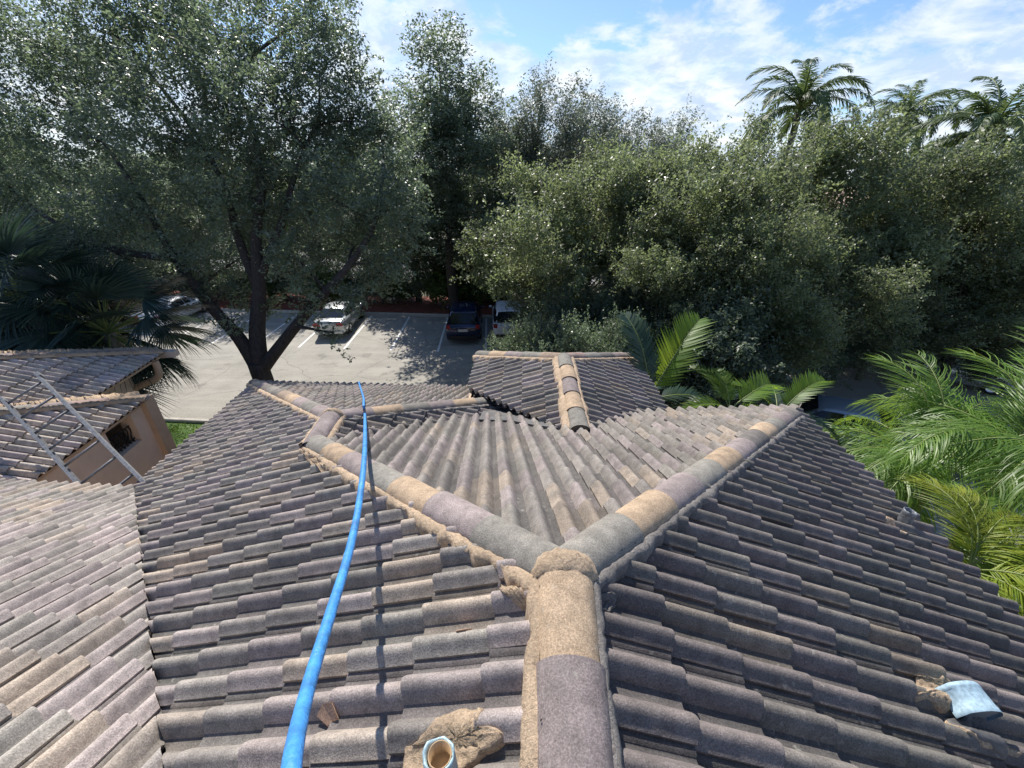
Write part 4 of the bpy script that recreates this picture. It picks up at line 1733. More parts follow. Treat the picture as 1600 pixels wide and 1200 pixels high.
PROTO = {}
PROTO['olive_a'] = tree_meshes(21, (0, 0, 2.2), (0, 0, 0), generic_lobes(1, 8.0, 3.6, 26, 0.24, 0.0, 0.20, 0.34), 1450, 62, (0.115, 0.055), 0.40, 0.2, 'bark2', 'olive_leaf')
PROTO['olive_b'] = tree_meshes(22, (0.2, 0, 2.0), (0, 0, 0), generic_lobes(2, 8.0, 3.6, 28, 0.24, 0.0, 0.19, 0.33), 1450, 62, (0.115, 0.055), 0.38, 0.2, 'bark2', 'olive_leaf')
PROTO['dark_a'] = tree_meshes(23, (0, 0, 3.0), (0, 0, 0), generic_lobes(3, 10.0, 3.6, 14, 0.3, 0.3), 900, 55, (0.14, 0.07), 0.45, 0.22, 'bark', 'oak_leaf')
PROTO['dark_b'] = tree_meshes(24, (0, 0, 2.4), (0, 0, 0), generic_lobes(4, 9.0, 3.4, 12, 0.26, 0.2), 850, 55, (0.14, 0.07), 0.45, 0.2, 'bark', 'oak_leaf')
rgw = random.Random(8)
wl_ = []
for k in range(44):
    a, rr = rgw.uniform(0, 2 * PI), rgw.uniform(0.1, 2.5)
    wl_.append((math.cos(a) * rr, math.sin(a) * rr, rgw.uniform(4.0, 10.4) - rr * 0.8, rgw.uniform(0.55, 1.05)))
PROTO['tall'] = tree_meshes(28, (0, 0, 4.0), (0, 0, 0), [(0, 0, 12.2, 1.1), (0.3, 0, 10.9, 1.6), (-0.7, 0.3, 9.6, 1.9), (0.9, 0, 9.0, 1.8), (-1.2, -0.3, 7.6, 1.9), (0.9, 0.5, 7.0, 2.1), (0.1, -0.8, 8.2, 1.9), (-0.6, 0.2, 5.6, 2.1), (1.5, -0.4, 5.4, 1.8), (0.2, 0.1, 4.0, 1.9), (-1.8, 0.2, 4.6, 1.4)], 1150, 60, (0.13, 0.06), 0.42, 0.2, 'bark', 'oak_leaf')
PROTO['wispy'] = tree_meshes(25, (0, 0, 2.6), (0, 0, 0), wl_, 1500, 48, (0.13, 0.055), 0.42, 0.15, 'bark2', 'grey_leaf', stretch=1.9)
PROTO['bush'] = tree_meshes(26, (0, 0, 0.5), (0, 0, 0), [(0, 0, 1.1, 1.0), (0.6, 0.3, 0.9, 0.8), (-0.6, 0.1, 1.0, 0.8), (0.1, -0.5, 0.8, 0.7), (0.2, 0.1, 1.7, 0.6)], 220, 55, (0.13, 0.06), 0.3, 0.06, 'bark2', 'hedge_leaf')
PROTO['mass'] = tree_meshes(29, (0, 0, 0.8), (0, 0, 0), [(0, 0, 2.4, 1.7), (1.3, 0.3, 1.9, 1.3), (-1.3, 0.2, 2.0, 1.4), (0.2, -1.0, 1.7, 1.3), (0.3, 0.4, 3.5, 1.1), (-0.9, -0.4, 3.1, 1.0), (1.0, -0.2, 3.0, 1.0)], 900, 60, (0.105, 0.052), 0.34, 0.1, 'bark2', 'oak_leaf')
PROTO['dark_bush'] = tree_meshes(27, (0, 0, 0.5), (0, 0, 0), [(0, 0, 1.1, 1.0), (0.7, 0.2, 1.0, 0.8), (-0.6, 0.2, 1.3, 0.8), (0.1, -0.6, 0.8, 0.7), (0.1, 0.1, 1.9, 0.7)], 240, 55, (0.11, 0.055), 0.3, 0.06, 'bark2', 'oak_leaf')


def tree_at(kind, px, py, depth, top_py, label, rz, width=1.0, group=None, name='oak_tree', Href=None):
    """foot the tree on the ground below the sight line px,py,depth; its top reaches the sight line of top_py"""
    c = at(px, py, depth)
    top = at(px, top_py, depth).z
    H = {'olive_a': 8.4, 'olive_b': 8.4, 'dark_a': 10.4, 'dark_b': 9.4, 'wispy': 11.2, 'tall': 13.2, 'mass': 4.6, 'bush': 2.3, 'dark_bush': 2.6}[kind]
    s = top / H
    return place_tree(name, PROTO[kind], (c.x, c.y, 0), label, rz, (s * width, s * width, s), group)


RIGHT = 'olive green oaks in the planting right of the house'
right_trees = [
    ('olive_a', 880, 330, 16.5, 222, 'olive green oak with a loose rounded top just behind the tiled porch', 0.3, 0.95),
    ('olive_b', 1000, 330, 19.0, 204, 'taller olive green oak directly behind the bright broad palm frond', 1.7, 0.9),
    ('olive_a', 1120, 330, 16.0, 224, 'broad olive oak crown left of the tallest royal palm', 2.9, 1.0),
    ('olive_b', 1240, 330, 18.5, 168, 'olive oak standing directly in front of the trunk of the tallest royal palm', 4.1, 0.95),
    ('olive_a', 1390, 340, 17.0, 204, 'olive oak crown in front of the smallest royal palm', 5.2, 0.95),
    ('olive_b', 1520, 350, 17.5, 262, 'olive oak crown above the pale car on the right', 0.9, 1.0),
    ('olive_a', 1640, 350, 16.0, 280, 'olive oak crown cut by the right edge of the view', 2.1, 1.0),
    ('olive_b', 1190, 400, 14.2, 300, 'darkest low oak in front of the others, behind the cluster of broad palm fronds', 3.4, 0.9),
    ('olive_a', 1340, 400, 14.8, 318, 'low bushy oak behind the left feathery palm', 0.6, 0.9),
    ('olive_b', 1570, 420, 15.2, 370, 'low bushy oak to the right of the pale car', 1.9, 1.2),
    ('olive_a', 1450, 400, 21.5, 325, 'bushy olive oak behind the pale car', 2.6, 1.25),
    ('mass', 1120, 470, 13.4, 430, 'dark bush between the bright frond and the low oaks', 4.9, 1.0),
    ('mass', 1262, 470, 16.4, 440, 'dark bush under the low oaks, above the hip end of the roof', 1.9, 1.0),
    ('mass', 1392, 470, 16.8, 445, 'dark bush just left of the pale car', 2.9, 1.0),
    ('olive_b', 1060, 420, 14.8, 330, 'low olive oak just right of the bright broad palm frond', 4.9, 0.9),
]
for (k, px, py, dp, tp, lb, rz, w) in right_trees:
    tree_at(k, px, py, dp, tp, lb, rz, w, RIGHT)
back_trees = [
    ('tall', 692, 200, 23.0, 52, 'tall dark tree rising right of the huge oak against the sky', 0.4, 1.3),
    ('dark_b', 640, 330, 27.0, 215, 'dark tree behind the mulch bed, left of the tallest one', 1.2, 0.9),
    ('dark_b', 770, 300, 28.0, 170, 'dark tree behind the hedge, right of the tallest one', 2.2, 0.85),
    ('wispy', 832, 250, 26.0, 112, 'thin grey green tree with sparse upright twigs behind the olive oaks', 0.0, 1.0),
    ('wispy', 935, 250, 26.5, 134, 'second thin grey green tree, right of the sparsest one', 2.5, 1.05),
    ('wispy', 1045, 260, 27.0, 172, 'lower thin grey green tree behind the bright palm frond', 4.4, 1.0),
]
for (k, px, py, dp, tp, lb, rz, w) in back_trees:
    tree_at(k, px, py, dp, tp, lb, rz, w, None, 'tree')
ROWG = 'dark trees along the far edge of the car park'
rgt = random.Random(40)
for i, (px, dp, tp) in enumerate(((30, 27, 180), (140, 31, 230), (230, 29, 225), (320, 32, 240), (410, 30, 225), (490, 31, 235), (570, 33, 210), (-60, 22, 150))):
    tree_at(('dark_a', 'dark_b')[i % 2], px, 400, dp, tp, 'dark tree in the row beyond the car park, seen through the huge oak', rgt.uniform(0, 6), 0.9, ROWG, 'tree')
for i, (x_, y_, h_) in enumerate(((-34, 30, 11), (-42, 27, 10), (-50, 31, 12), (-38, 20, 9), (30, 30, 10.5), (38, 28, 11), (46, 26, 10))):
    k = ('dark_a', 'dark_b')[i % 2]
    s_ = h_ / (10.4, 9.4)[i % 2]
    place_tree('tree', PROTO[k], (x_, y_, 0), 'dark tree in the row beyond the car park, outside the huge oak', rgt.uniform(0, 6), (s_, s_, s_), ROWG)
FARG = 'distant trees closing the horizon'
for i in range(34):
    px = -620 + i * 86
    tree_at(('dark_b', 'olive_a', 'dark_a')[i % 3], px, 330, rgt.uniform(52, 75), rgt.uniform(226, 262), 'hazy green tree in the distant belt along the horizon', rgt.uniform(0, 6), 1.25, FARG, 'tree')
# shrubs of the far bed
BEDG = 'shrubs along the back of the mulch bed'
for i in range(26):
    q = lot(-9 + i * 1.75 + rgt.uniform(-0.4, 0.4), rgt.uniform(8.3, 9.6), 0.05)
    s = rgt.uniform(0.85, 1.45)
    k = ('bush', 'dark_bush')[rgt.random() < 0.45]
    place_tree('shrub', PROTO[k], q, {'bush': 'leafy mid green shrub at the back of the red mulch bed', 'dark_bush': 'dark green shrub at the back of the red mulch bed'}[k], rgt.uniform(0, 6), (s, s, s * rgt.uniform(0.85, 1.2)), BEDG, 'shrub')
for i, (px, py, dp, tp) in enumerate(((808, 520, 13.5, 498), (855, 500, 12.5, 498), (920, 500, 12.0, 488), (970, 500, 13.0, 478), (860, 450, 15.0, 440), (960, 450, 15.5, 425))):
    tree_at('mass', px, py, dp, tp, ('tall dark shrub hiding the pale car, left of the porch ridge', 'tall dark shrub directly behind the porch ridge', 'tall dark shrub behind the right half of the porch roof', 'tall dark shrub between the porch roof and the bright frond', 'dark bush under the olive oak behind the porch', 'dark bush at the left of the bright frond, below the olive oak')[i], i * 1.3, 0.62, 'dark shrubs behind the porch', 'shrub')

# clipped hedge strip
nr = np.random.default_rng(5)
h0, h1 = on_z(708, 470, 0.0), on_z(785, 470, 0.0)
pos = np.stack([nr.uniform(h0.x - 0.2, h1.x + 0.5, 9000), nr.uniform(h0.y + 0.2, h0.y + 1.5, 9000), nr.uniform(0.1, 1.45, 9000) ** 1.0 + nr.normal(size=9000) * 0.05], 1)
hm = quads_mesh('hedge', leaf_quads(nr, pos, 0.12, 0.06), M['hedge_leaf'])
hd_ = link_mesh('hedge', hm)
recenter(hd_)
tag(hd_, 'pale green clipped hedge beyond the mulch bed, behind the dark blue car', 'hedge')

# lawn blades
n = 16000
ab = np.stack([nr.uniform(5, 26, n), nr.uniform(-12.0, -7.7, n)], 1)
px_ = L0.x + LA.x * ab[:, 0] + LB.x * ab[:, 1]
py_ = L0.y + LA.y * ab[:, 0] + LB.y * ab[:, 1]
pos = np.stack([px_, py_, np.full(n, 0.06)], 1)
gm = quads_mesh('grass', leaf_quads(nr, pos, 0.13, 0.03, up=0.0), M['grass'])
tag(link_mesh('grass', gm), 'bright green mown grass between the car park and the buildings', 'grass', kind='stuff')

# ------------------------------------------------------------------ palms
def frond_mesh(name, seed, L, n, leaf_len, leaf_w, droop, arch, mat, vee=0.5, hang=0.5, base_bare=0.12, tip_len=0.35, twist=0.0, plume=0.0):
    """pinnate frond along local +Y, arching down; leaflets are folded strips"""
    rg = random.Random(seed)
    pts = []
    m = 18
    for i in range(m + 1):
        t = i / m
        ang = arch - droop * t ** 1.3
        if i == 0:
            p = Vector((0, 0, 0))
        else:
            p = pts[-1] + Vector((math.sin(twist * t) * 0.4, math.cos(ang), math.sin(ang))) * (L / m)
        pts.append(p)

    def at_t(t):
        f = t * m
        i = min(int(f), m - 1)
        return pts[i].lerp(pts[i + 1], f - i), (pts[i + 1] - pts[i]).normalized()
    mb = MB()
    mb.tube(pts, [0.022 * (1 - 0.85 * i / m) * (L / 2.2) for i in range(m + 1)], 5, False)
    stem = len(mb.f)
    for k in range(n):
        t = base_bare + (1 - base_bare) * (k + 0.5) / n
        c, d = at_t(t)
        for s in (-1, 1):
            side = d.cross(Vector((0, 0, 1)))
            if side.length < 1e-3:
                side = Vector((1, 0, 0))
            side = side.normalized() * s
            up_ = side.cross(d).normalized() * s
            if up_.z < 0:
                up_ = -up_
            ll = leaf_len * rg.uniform(0.8, 1.08) * (0.55 + 0.45 * math.sin(PI * min(1, (t - base_bare) / (1 - base_bare) * 0.85 + 0.15))) * (1 if t < 0.8 else 1 - (t - 0.8) / 0.2 * (1 - tip_len)) * rg.uniform(0.88, 1.1)
            fwd = 0.55 + 0.55 * t
            pl = rg.uniform(-plume, plume)
            dirv = (side * 1.0 + d * fwd + up_ * (vee + pl + rg.uniform(-0.12, 0.12))).normalized()
            a = c
            seg = 4
            row = []
            dd = dirv.copy()
            wv = d.cross(dirv).normalized().cross(dirv).normalized()
            for q in range(seg + 1):
                w = leaf_w * (0.55, 1.0, 0.9, 0.6, 0.06)[q] / 2
                row += [a + wv * w, a - wv * w]
                dd = (dd + Vector((0, 0, -1)) * (hang * (0.25 + 0.2 * q)) * rg.uniform(0.8, 1.2)).normalized()
                a = a + dd * (ll / seg)
            mb.add(row, [(2 * q, 2 * q + 1, 2 * q + 3, 2 * q + 2) for q in range(seg)])
    me = mb.mesh(name)
    me.materials.append(M[mat])
    me.materials.append(M['rachis'])
    mi = np.zeros(len(me.polygons), np.int32)
    mi[:stem] = 1
    me.polygons.foreach_set('material_index', mi)
    return me


def add_frond(parent, me, loc, az, pitch, roll=0.0, sc=1.0, name='frond', label=None):
    o = bpy.data.objects.new(name, me)
    COL.objects.link(o)
    o.parent = parent
    o.matrix_local = Matrix.Translation(loc) @ Matrix.Rotation(az, 4, 'Z') @ Matrix.Rotation(pitch, 4, 'X') @ Matrix.Rotation(roll, 4, 'Y') @ Matrix.Scale(sc, 4)
    if label:
        o['label'] = label
    return o


def palm_trunk(parent, top, r0, r1, mat, base=(0, 0, 0), lean=0.0):
    mb = MB()
    base, top = Vector(base), Vector(top)
    n = 30
    pts_, rad = [], []
    for i in range(n + 1):
        t = i / n
        p = base.lerp(top, t) + Vector((lean * math.sin(PI * t), 0, 0))
        pts_.append(p)
        rad.append((r0 + (r1 - r0) * t) * (1.05 if i % 2 else 1.0))
    mb.tube(pts_, rad, 12)
    return mb.build('trunk', M[mat], parent)


# royal palms against the sky
ROY = [frond_mesh('frond', 50 + k, 4.4, 74, 0.85, 0.06, 1.75 + 0.35 * k, 0.35, 'royal_leaf', 0.2, 0.85, plume=0.5) for k in range(3)]
for (px, py, dp, lb, sd_, sc) in ((1248, 176, 22.0, 'tallest royal palm rising above the olive oaks against the clouds', 1, 0.95),
                                  (1415, 190, 31.0, 'smallest and farthest royal palm, between the other two', 2, 0.95),
                                  (1545, 216, 22.0, 'royal palm at the far right with long drooping fronds', 3, 1.12)):
    c = at(px, py, dp)
    t = empty('royal_palm', (c.x, c.y, 0), 0, lb, 'palm tree', 'royal palms against the sky')
    palm_trunk(t, (0, 0, c.z), 0.26, 0.15, 'palm_bark')
    mb = MB()
    mb.tube([(0, 0, c.z - 0.9), (0, 0, c.z - 0.4), (0, 0, c.z + 0.35)], [0.17, 0.16, 0.05], 10)
    mb.build('crownshaft', M['rachis'], t)
    rg = random.Random(sd_)
    nf = 20
    for k in range(nf):
        az = 2 * PI * k / nf * 2.618 * 1.0 + rg.uniform(-0.25, 0.25)
        pt = 1.2 - 1.5 * (k / nf) + rg.uniform(-0.12, 0.12)
        add_frond(t, ROY[k % 3], Vector((0, 0, c.z + 0.15)), az, pt, rg.uniform(-0.3, 0.3), sc * rg.uniform(0.85, 1.05))


# fan palms at the left
def fan_mesh(name, seed, Lp, Rf, n, mat, droop=0.35, spread=2.6):
    rg = random.Random(seed)
    mb = MB()
    pts_ = [Vector((0, Lp * t, 0.10 * Lp * math.sin(PI * t * 0.6))) for t in (0, 0.25, 0.5, 0.75, 1.0)]
    mb.tube(pts_, [0.022, 0.02, 0.018, 0.016, 0.013], 5, False)
    stem = len(mb.f)
    hub = pts_[-1]
    for k in range(n):
        a = (k / (n - 1) - 0.5) * 2 * spread / 2 * 1.0
        d = Vector((math.sin(a), math.cos(a) * 0.95, -0.12 - 0.10 * abs(math.sin(a)) + rg.uniform(-0.05, 0.05))).normalized()
        L = Rf * (1 - 0.25 * (abs(a) / (spread / 2)) ** 2) * rg.uniform(0.9, 1.06)
        w = Rf * spread / n * 0.62
        side = d.cross(Vector((0, 0, 1))).normalized()
        p = hub.copy()
        row = []
        dd = d.copy()
        for q in range(6):
            wq = w * (0.18, 0.6, 0.62, 0.42, 0.22, 0.03)[q]
            fold = Vector((0, 0, 1)) * wq * 0.5
            row += [p + side * wq + fold, p - side * wq * 0.1 - fold * 0.4]
            dd = (dd + Vector((0, 0, -1)) * droop * 0.25 * q * rg.uniform(0.7, 1.3) / 2).normalized()
            p = p + dd * (L / 5)
        mb.add(row, [(2 * q, 2 * q + 1, 2 * q + 3, 2 * q + 2) for q in range(5)])
    me = mb.mesh(name)
    me.materials.append(M[mat])
    me.materials.append(M['rachis'])
    mi = np.zeros(len(me.polygons), np.int32)
    mi[:stem] = 1
    me.polygons.foreach_set('material_index', mi)
    return me


FAN = [fan_mesh('fan_leaf', 60 + k, 1.1, 1.35, 56, 'fan_leaf', 0.3 + 0.12 * k, 3.4) for k in range(3)]
for (px, py, dp, lb, sd_, nf) in ((168, 520, 11.6, 'dark fan palm with a spiky crown right behind the upper tiled roof', 1, 38),
                                  (30, 470, 10.6, 'dark fan palm at the left edge of the view, above the tiled roof', 2, 38),
                                  (95, 490, 12.4, 'dark fan palm between the two others, close behind the upper tiled roof', 4, 36),
                                  (130, 430, 14.5, 'dark fan palm standing farther back than the other fan palms', 3, 32)):
    c = at(px, py, dp)
    t = empty('fan_palm', (c.x, c.y, 0), 0, lb, 'palm tree', 'dark fan palms at the left')
    palm_trunk(t, (0, 0, c.z), 0.2, 0.17, 'palm_bark')
    rg = random.Random(sd_ * 7)
    for k in range(nf):
        az = 2.399 * k + rg.uniform(-0.2, 0.2)
        pt = 1.25 - 2.35 * (k / nf) + rg.uniform(-0.15, 0.15)
        add_frond(t, FAN[k % 3], Vector((0, 0, c.z)), az, pt, rg.uniform(-0.4, 0.4), rg.uniform(0.9, 1.15) * (1.22 if sd_ == 1 else 1.0), 'fan_leaf')

# broad leaved palms by the porch
BRO = [frond_mesh('frond', 70 + k, 1.75, 30, 0.50, 0.042, 1.05 + 0.3 * k, 0.25, 'broad_leaf', 0.45, 0.10, 0.16, 0.7) for k in range(2)]
BROD = [frond_mesh('frond', 73 + k, 1.7, 30, 0.5, 0.045, 1.1 + 0.3 * k, 0.2, 'dark_frond', 0.3, 0.22, 0.16, 0.6) for k in range(2)]


def small_palm(name, px, py, dp, label, fr, group, trunk_r=0.07):
    c = at(px, py, dp)
    t = empty(name, (c.x, c.y, 0), 0, label, 'palm tree', group)
    palm_trunk(t, (0, 0, c.z), trunk_r * 1.3, trunk_r, 'palm_bark')
    for (me, az, pt, ro, sc) in fr:
        add_frond(t, me, Vector((0, 0, c.z)), R(az), R(pt), R(ro), sc)
    return t


# az: 0 = away from the camera, +90 = left, -90 = right
small_palm('broad_palm', 1012, 628, 8.0, 'palm with one big sunlit yellow green frond beside the porch eave', [
    (BRO[0], -58, 56, 25, 1.2), (BROD[0], 30, 74, -10, 1.1), (BROD[1], -85, 12, 0, 1.0), (BROD[0], -60, -12, 0, 1.0), (BROD[1], 40, 20, 0, 0.75), (BROD[1], -115, -25, 0, 0.8), (BROD[0], -20, 10, 0, 1.0)],
    'broad leaved palms by the porch')
small_palm('broad_palm', 1140, 640, 7.4, 'low palm with short yellow green fronds at the middle of the far eave', [
    (BRO[0], 35, 42, 0, 0.62), (BRO[1], -65, 24, 20, 0.85), (BRO[0], 100, 18, 0, 0.55), (BROD[1], -20, 10, 0, 0.8), (BRO[1], -100, 0, 0, 0.6), (BROD[0], 60, 0, 0, 0.7), (BRO[0], 5, 50, 0, 0.5)],
    'broad leaved palms by the porch')
small_palm('broad_palm', 1215, 650, 9.0, 'palm with a yellow green frond arching right, next to the hip end of the roof', [
    (BRO[1], -70, 45, 10, 0.9), (BRO[0], 60, 40, 0, 0.7), (BROD[0], -20, 20, 0, 0.9), (BROD[1], -120, 10, 0, 0.8), (BROD[0], 110, 0, 0, 0.8)],
    'broad leaved palms by the porch')

# feathery palms on the right
ARE = [frond_mesh('frond', 80 + k, 2.5, 50, 0.80, 0.019, 1.45 + 0.35 * k, 0.3, 'areca_leaf', 0.35, 1.05, 0.16, 0.6, plume=0.6) for k in range(3)]
YEL = [frond_mesh('frond', 84 + k, 1.9, 54, 0.70, 0.018, 1.7 + 0.3 * k, 0.3, 'yellow_leaf', 0.3, 1.0, 0.15, 0.6, plume=0.5) for k in range(2)]
YEL2 = [frond_mesh('frond', 87 + k, 1.9, 54, 0.70, 0.018, 1.6 + 0.3 * k, 0.3, 'areca_leaf', 0.3, 1.0, 0.15, 0.6, plume=0.5) for k in range(2)]


def clump(name, px, py, dp, label, meshes, n, seed, group, sc=1.0, pmin=0.1, pmax=1.2, stems=4, spread=0.25, azs=None):
    c = at(px, py, dp)
    t = empty(name, (c.x, c.y, 0), 0, label, 'palm tree', group)
    rg = random.Random(seed)
    heads = []
    for s in range(stems):
        a = 2 * PI * s / stems
        p = Vector((math.cos(a) * spread, math.sin(a) * spread, c.z + rg.uniform(-0.35, 0.15)))
        palm_trunk(t, p, 0.075, 0.06, 'palm_fibre', (p.x * 0.4, p.y * 0.4, 0))
        heads.append(p)
    for k in range(n):
        az = 2.399 * k + rg.uniform(-0.3, 0.3) if azs is None else R(azs[k % len(azs)]) + rg.uniform(-0.12, 0.12)
        pt = pmax - (pmax - pmin) * ((k * 0.618) % 1.0) + rg.uniform(-0.08, 0.08)
        add_frond(t, meshes[k % len(meshes)], heads[k % stems], az, pt, rg.uniform(-0.35, 0.35), sc * rg.uniform(0.85, 1.1))
    return t


FG = 'feathery palms beside the right eave'
clump('feather_palm', 1452, 728, 8.3, 'feathery bright green palm with arching fronds in front of the pale car', ARE, 30, 3, FG, 1.08, 0.15, 1.3)
clump('feather_palm', 1600, 720, 7.6, 'feathery bright green palm with tall fronds at the right edge of the view', ARE, 30, 5, FG, 1.15, 0.2, 1.35)
clump('feather_palm', 1535, 890, 5.6, 'low yellowish feathery palm arching over the right eave', [YEL[0], YEL2[0], YEL[1], YEL2[1]], 56, 7, FG, 0.78, -0.1, 1.1, 4, 0.2)
clump('feather_palm', 1350, 772, 8.4, 'small yellow green feathery palm tucked behind the corner of the right eave', [YEL[1], YEL2[1]], 8, 9, FG, 0.6, 0.1, 0.9, 2, 0.1)

# dry curled leaf and terracotta pot by the palms
c = at(1402, 718, 8.4)
mb = MB()
row = []
for i in range(11):
    t_ = i / 10
    p = c + Vector((-0.28 + 0.55 * t_, 0.02 * i, 0.16 * math.sin(PI * t_ * 0.9) - 0.5 * max(0, t_ - 0.6) ** 1.2))
    w = 0.07 * math.sin(PI * (0.1 + 0.85 * t_))
    row += [p + Vector((0, w, w * 0.6)), p, p - Vector((0, w, -w * 0.5))]
mb.add(row, [(3 * i + k, 3 * i + k + 1, 3 * i + k + 4, 3 * i + k + 3) for i in range(10) for k in range(2)])
o = mb.build('dry_leaf', M['dry_leaf'])
recenter(o)
tag(o, 'pale dry palm leaf curled over, hanging among the palms right of the roof', 'dry leaf')
pc = on_z(1402, 772, 0.55)
m = Matrix.Translation((pc.x, pc.y, 0))
mb = MB()
mb.lathe([(0.0, 0.02), (0.16, 0.02), (0.24, 0.46), (0.28, 0.46), (0.28, 0.55), (0.245, 0.55), (0.23, 0.48), (0.0, 0.46)], m, 24)
o = mb.build('plant_pot', M['terracotta'])
recenter(o)
tag(o, 'round red terracotta pot on the ground below the palms', 'plant pot')

# ------------------------------------------------------------------ cars
def make_car(name, label, loc, rz, paint_m, kind='sedan', group='parked cars', glass='glass'):
    """local +Y = forward, length along y; stations loft the body, the cabin sits on it"""
    t = empty(name, loc, rz, label, 'car', group)
    if kind == 'suv':
        W, Lh, Hr = 0.94, 2.28, 1.70
        body = [(-2.28, 0.42, 0.90, 0.80), (-2.22, 0.30, 1.02, 0.88), (-1.9, 0.26, 1.06, 0.93), (-1.0, 0.24, 1.05, 0.94), (0.0, 0.24, 1.04, 0.94), (0.9, 0.24, 1.03, 0.94), (1.5, 0.26, 0.98, 0.93), (2.05, 0.30, 0.88, 0.86), (2.26, 0.40, 0.72, 0.74)]
        cab = [(-2.20, 1.0, 0.80, 1.02, 0.02), (-1.72, 1.0, 0.86, 1.62, 0.66), (-1.2, 1.0, 0.88, 1.70, 0.70), (-0.2, 1.0, 0.88, 1.70, 0.70), (0.45, 1.0, 0.87, 1.62, 0.66), (1.20, 0.98, 0.84, 1.0, 0.02)]
    else:
        W, Lh, Hr = 0.90, 2.36, 1.42
        body = [(-2.36, 0.42, 0.84, 0.74), (-2.30, 0.30, 0.96, 0.84), (-1.9, 0.24, 1.0, 0.89), (-1.2, 0.22, 0.98, 0.90), (0.0, 0.21, 0.94, 0.90), (0.9, 0.22, 0.92, 0.90), (1.6, 0.24, 0.86, 0.88), (2.12, 0.28, 0.76, 0.80), (2.34, 0.38, 0.62, 0.66)]
        cab = [(-1.78, 0.96, 0.74, 0.99, 0.02), (-0.98, 0.96, 0.82, 1.36, 0.60), (-0.4, 0.95, 0.84, 1.42, 0.63), (0.2, 0.94, 0.84, 1.40, 0.62), (0.55, 0.93, 0.83, 1.34, 0.58), (1.32, 0.90, 0.78, 0.91, 0.02)]

    def dense(st, n=4):
        out = []
        for i in range(len(st) - 1):
            for k in range(n):
                f = k / n
                out.append(tuple(a + (b - a) * f for a, b in zip(st[i], st[i + 1])))
        out.append(st[-1])
        return out
    mb = MB()
    ring = 15
    st = dense(body, 3)
    vs = []
    for (y, zl, zb, hw) in st:
        prof = [(0.86, zl), (0.97, zl + 0.06), (1.0, zl + (zb - zl) * 0.35), (1.005, zl + (zb - zl) * 0.62), (0.985, zl + (zb - zl) * 0.86), (0.93, zb - 0.015), (0.80, zb + 0.010), (0.0, zb + 0.04)]
        pts_ = [(hw * x, z) for x, z in prof]
        full = pts_ + [(-x, z) for x, z in reversed(pts_[:-1])]
        vs += [(x, y, z) for x, z in full]
    fs = []
    for i in range(len(st) - 1):
        for k in range(ring - 1):
            fs.append((i * ring + k, (i + 1) * ring + k, (i + 1) * ring + k + 1, i * ring + k + 1))
        fs.append((i * ring + ring - 1, (i + 1) * ring + ring - 1, (i + 1) * ring, i * ring))
    fs.append(tuple(range(ring)))
    fs.append(tuple(reversed(range((len(st) - 1) * ring, len(st) * ring))))
    mb.add(vs, fs)
    # cabin shell
    cs = dense(cab, 3)
    cring = 9
    vs = []
    for (y, zb, hb, zr, hr) in cs:
        zb2 = zb - 0.02
        hrr = max(hr, 0.0)
        f = max(0.0, min(1.0, (zr - zb) / (Hr - zb)))
        hr2 = hb + (hr - hb) * 1.0 if hr > 0.1 else hb * 0.98
        pts_ = [(hb, zb2), (hb + (hr2 - hb) * 0.5, zb2 + (zr - zb2) * 0.5), (hr2, zr - 0.035 * f), (hr2 * 0.82, zr - 0.004), (0, zr + 0.012 * f)]
        vs += [(x, y, z) for x, z in pts_ + [(-x, z) for x, z in reversed(pts_[:-1])]]
    fs = []
    for i in range(len(cs) - 1):
        for k in range(cring - 1):
            fs.append((i * cring + k, (i + 1) * cring + k, (i + 1) * cring + k + 1, i * cring + k + 1))
    mb.add(vs, fs)
    body_o = mb.build('body', paint_m, t)
    # windows: panels lifted a little off the cabin shell

    def shell(y):
        for i in range(len(cab) - 1):
            if cab[i][0] <= y <= cab[i + 1][0]:
                f = (y - cab[i][0]) / (cab[i + 1][0] - cab[i][0])
                return [a + (b - a) * f for a, b in zip(cab[i], cab[i + 1])]
        return cab[-1]

    def end_glass(y0, y1, nm):
        g = MB()
        rows = []
        off = Vector((0, (-0.012 if y0 < 0 else 0.012), 0.016))
        n = 6
        for i in range(n + 1):
            y = y0 + (y1 - y0) * i / n
            _, zb, hb, zr, hr = shell(y)
            hh = (hr if hr > 0.1 else hb)
            hh = hb + (cab[2][4] - hb) * (zr - zb) / (Hr - zb)
            w = hh * 0.86
            rows.append([Vector((w * x, y, zr + 0.02 - 0.025 * x * x)) + off for x in (-1, -0.6, 0, 0.6, 1)])
        vs_ = [q for r_ in rows for q in r_]
        g.add(vs_, [(i * 5 + k, i * 5 + k + 1, (i + 1) * 5 + k + 1, (i + 1) * 5 + k) for i in range(n) for k in range(4)])
        return g.build(nm, M[glass], t)
    end_glass(cab[0][0] + 0.06, cab[1][0] - 0.03, 'rear_window')
    end_glass(cab[-2][0] + 0.06, cab[-1][0] - 0.10, 'windscreen')
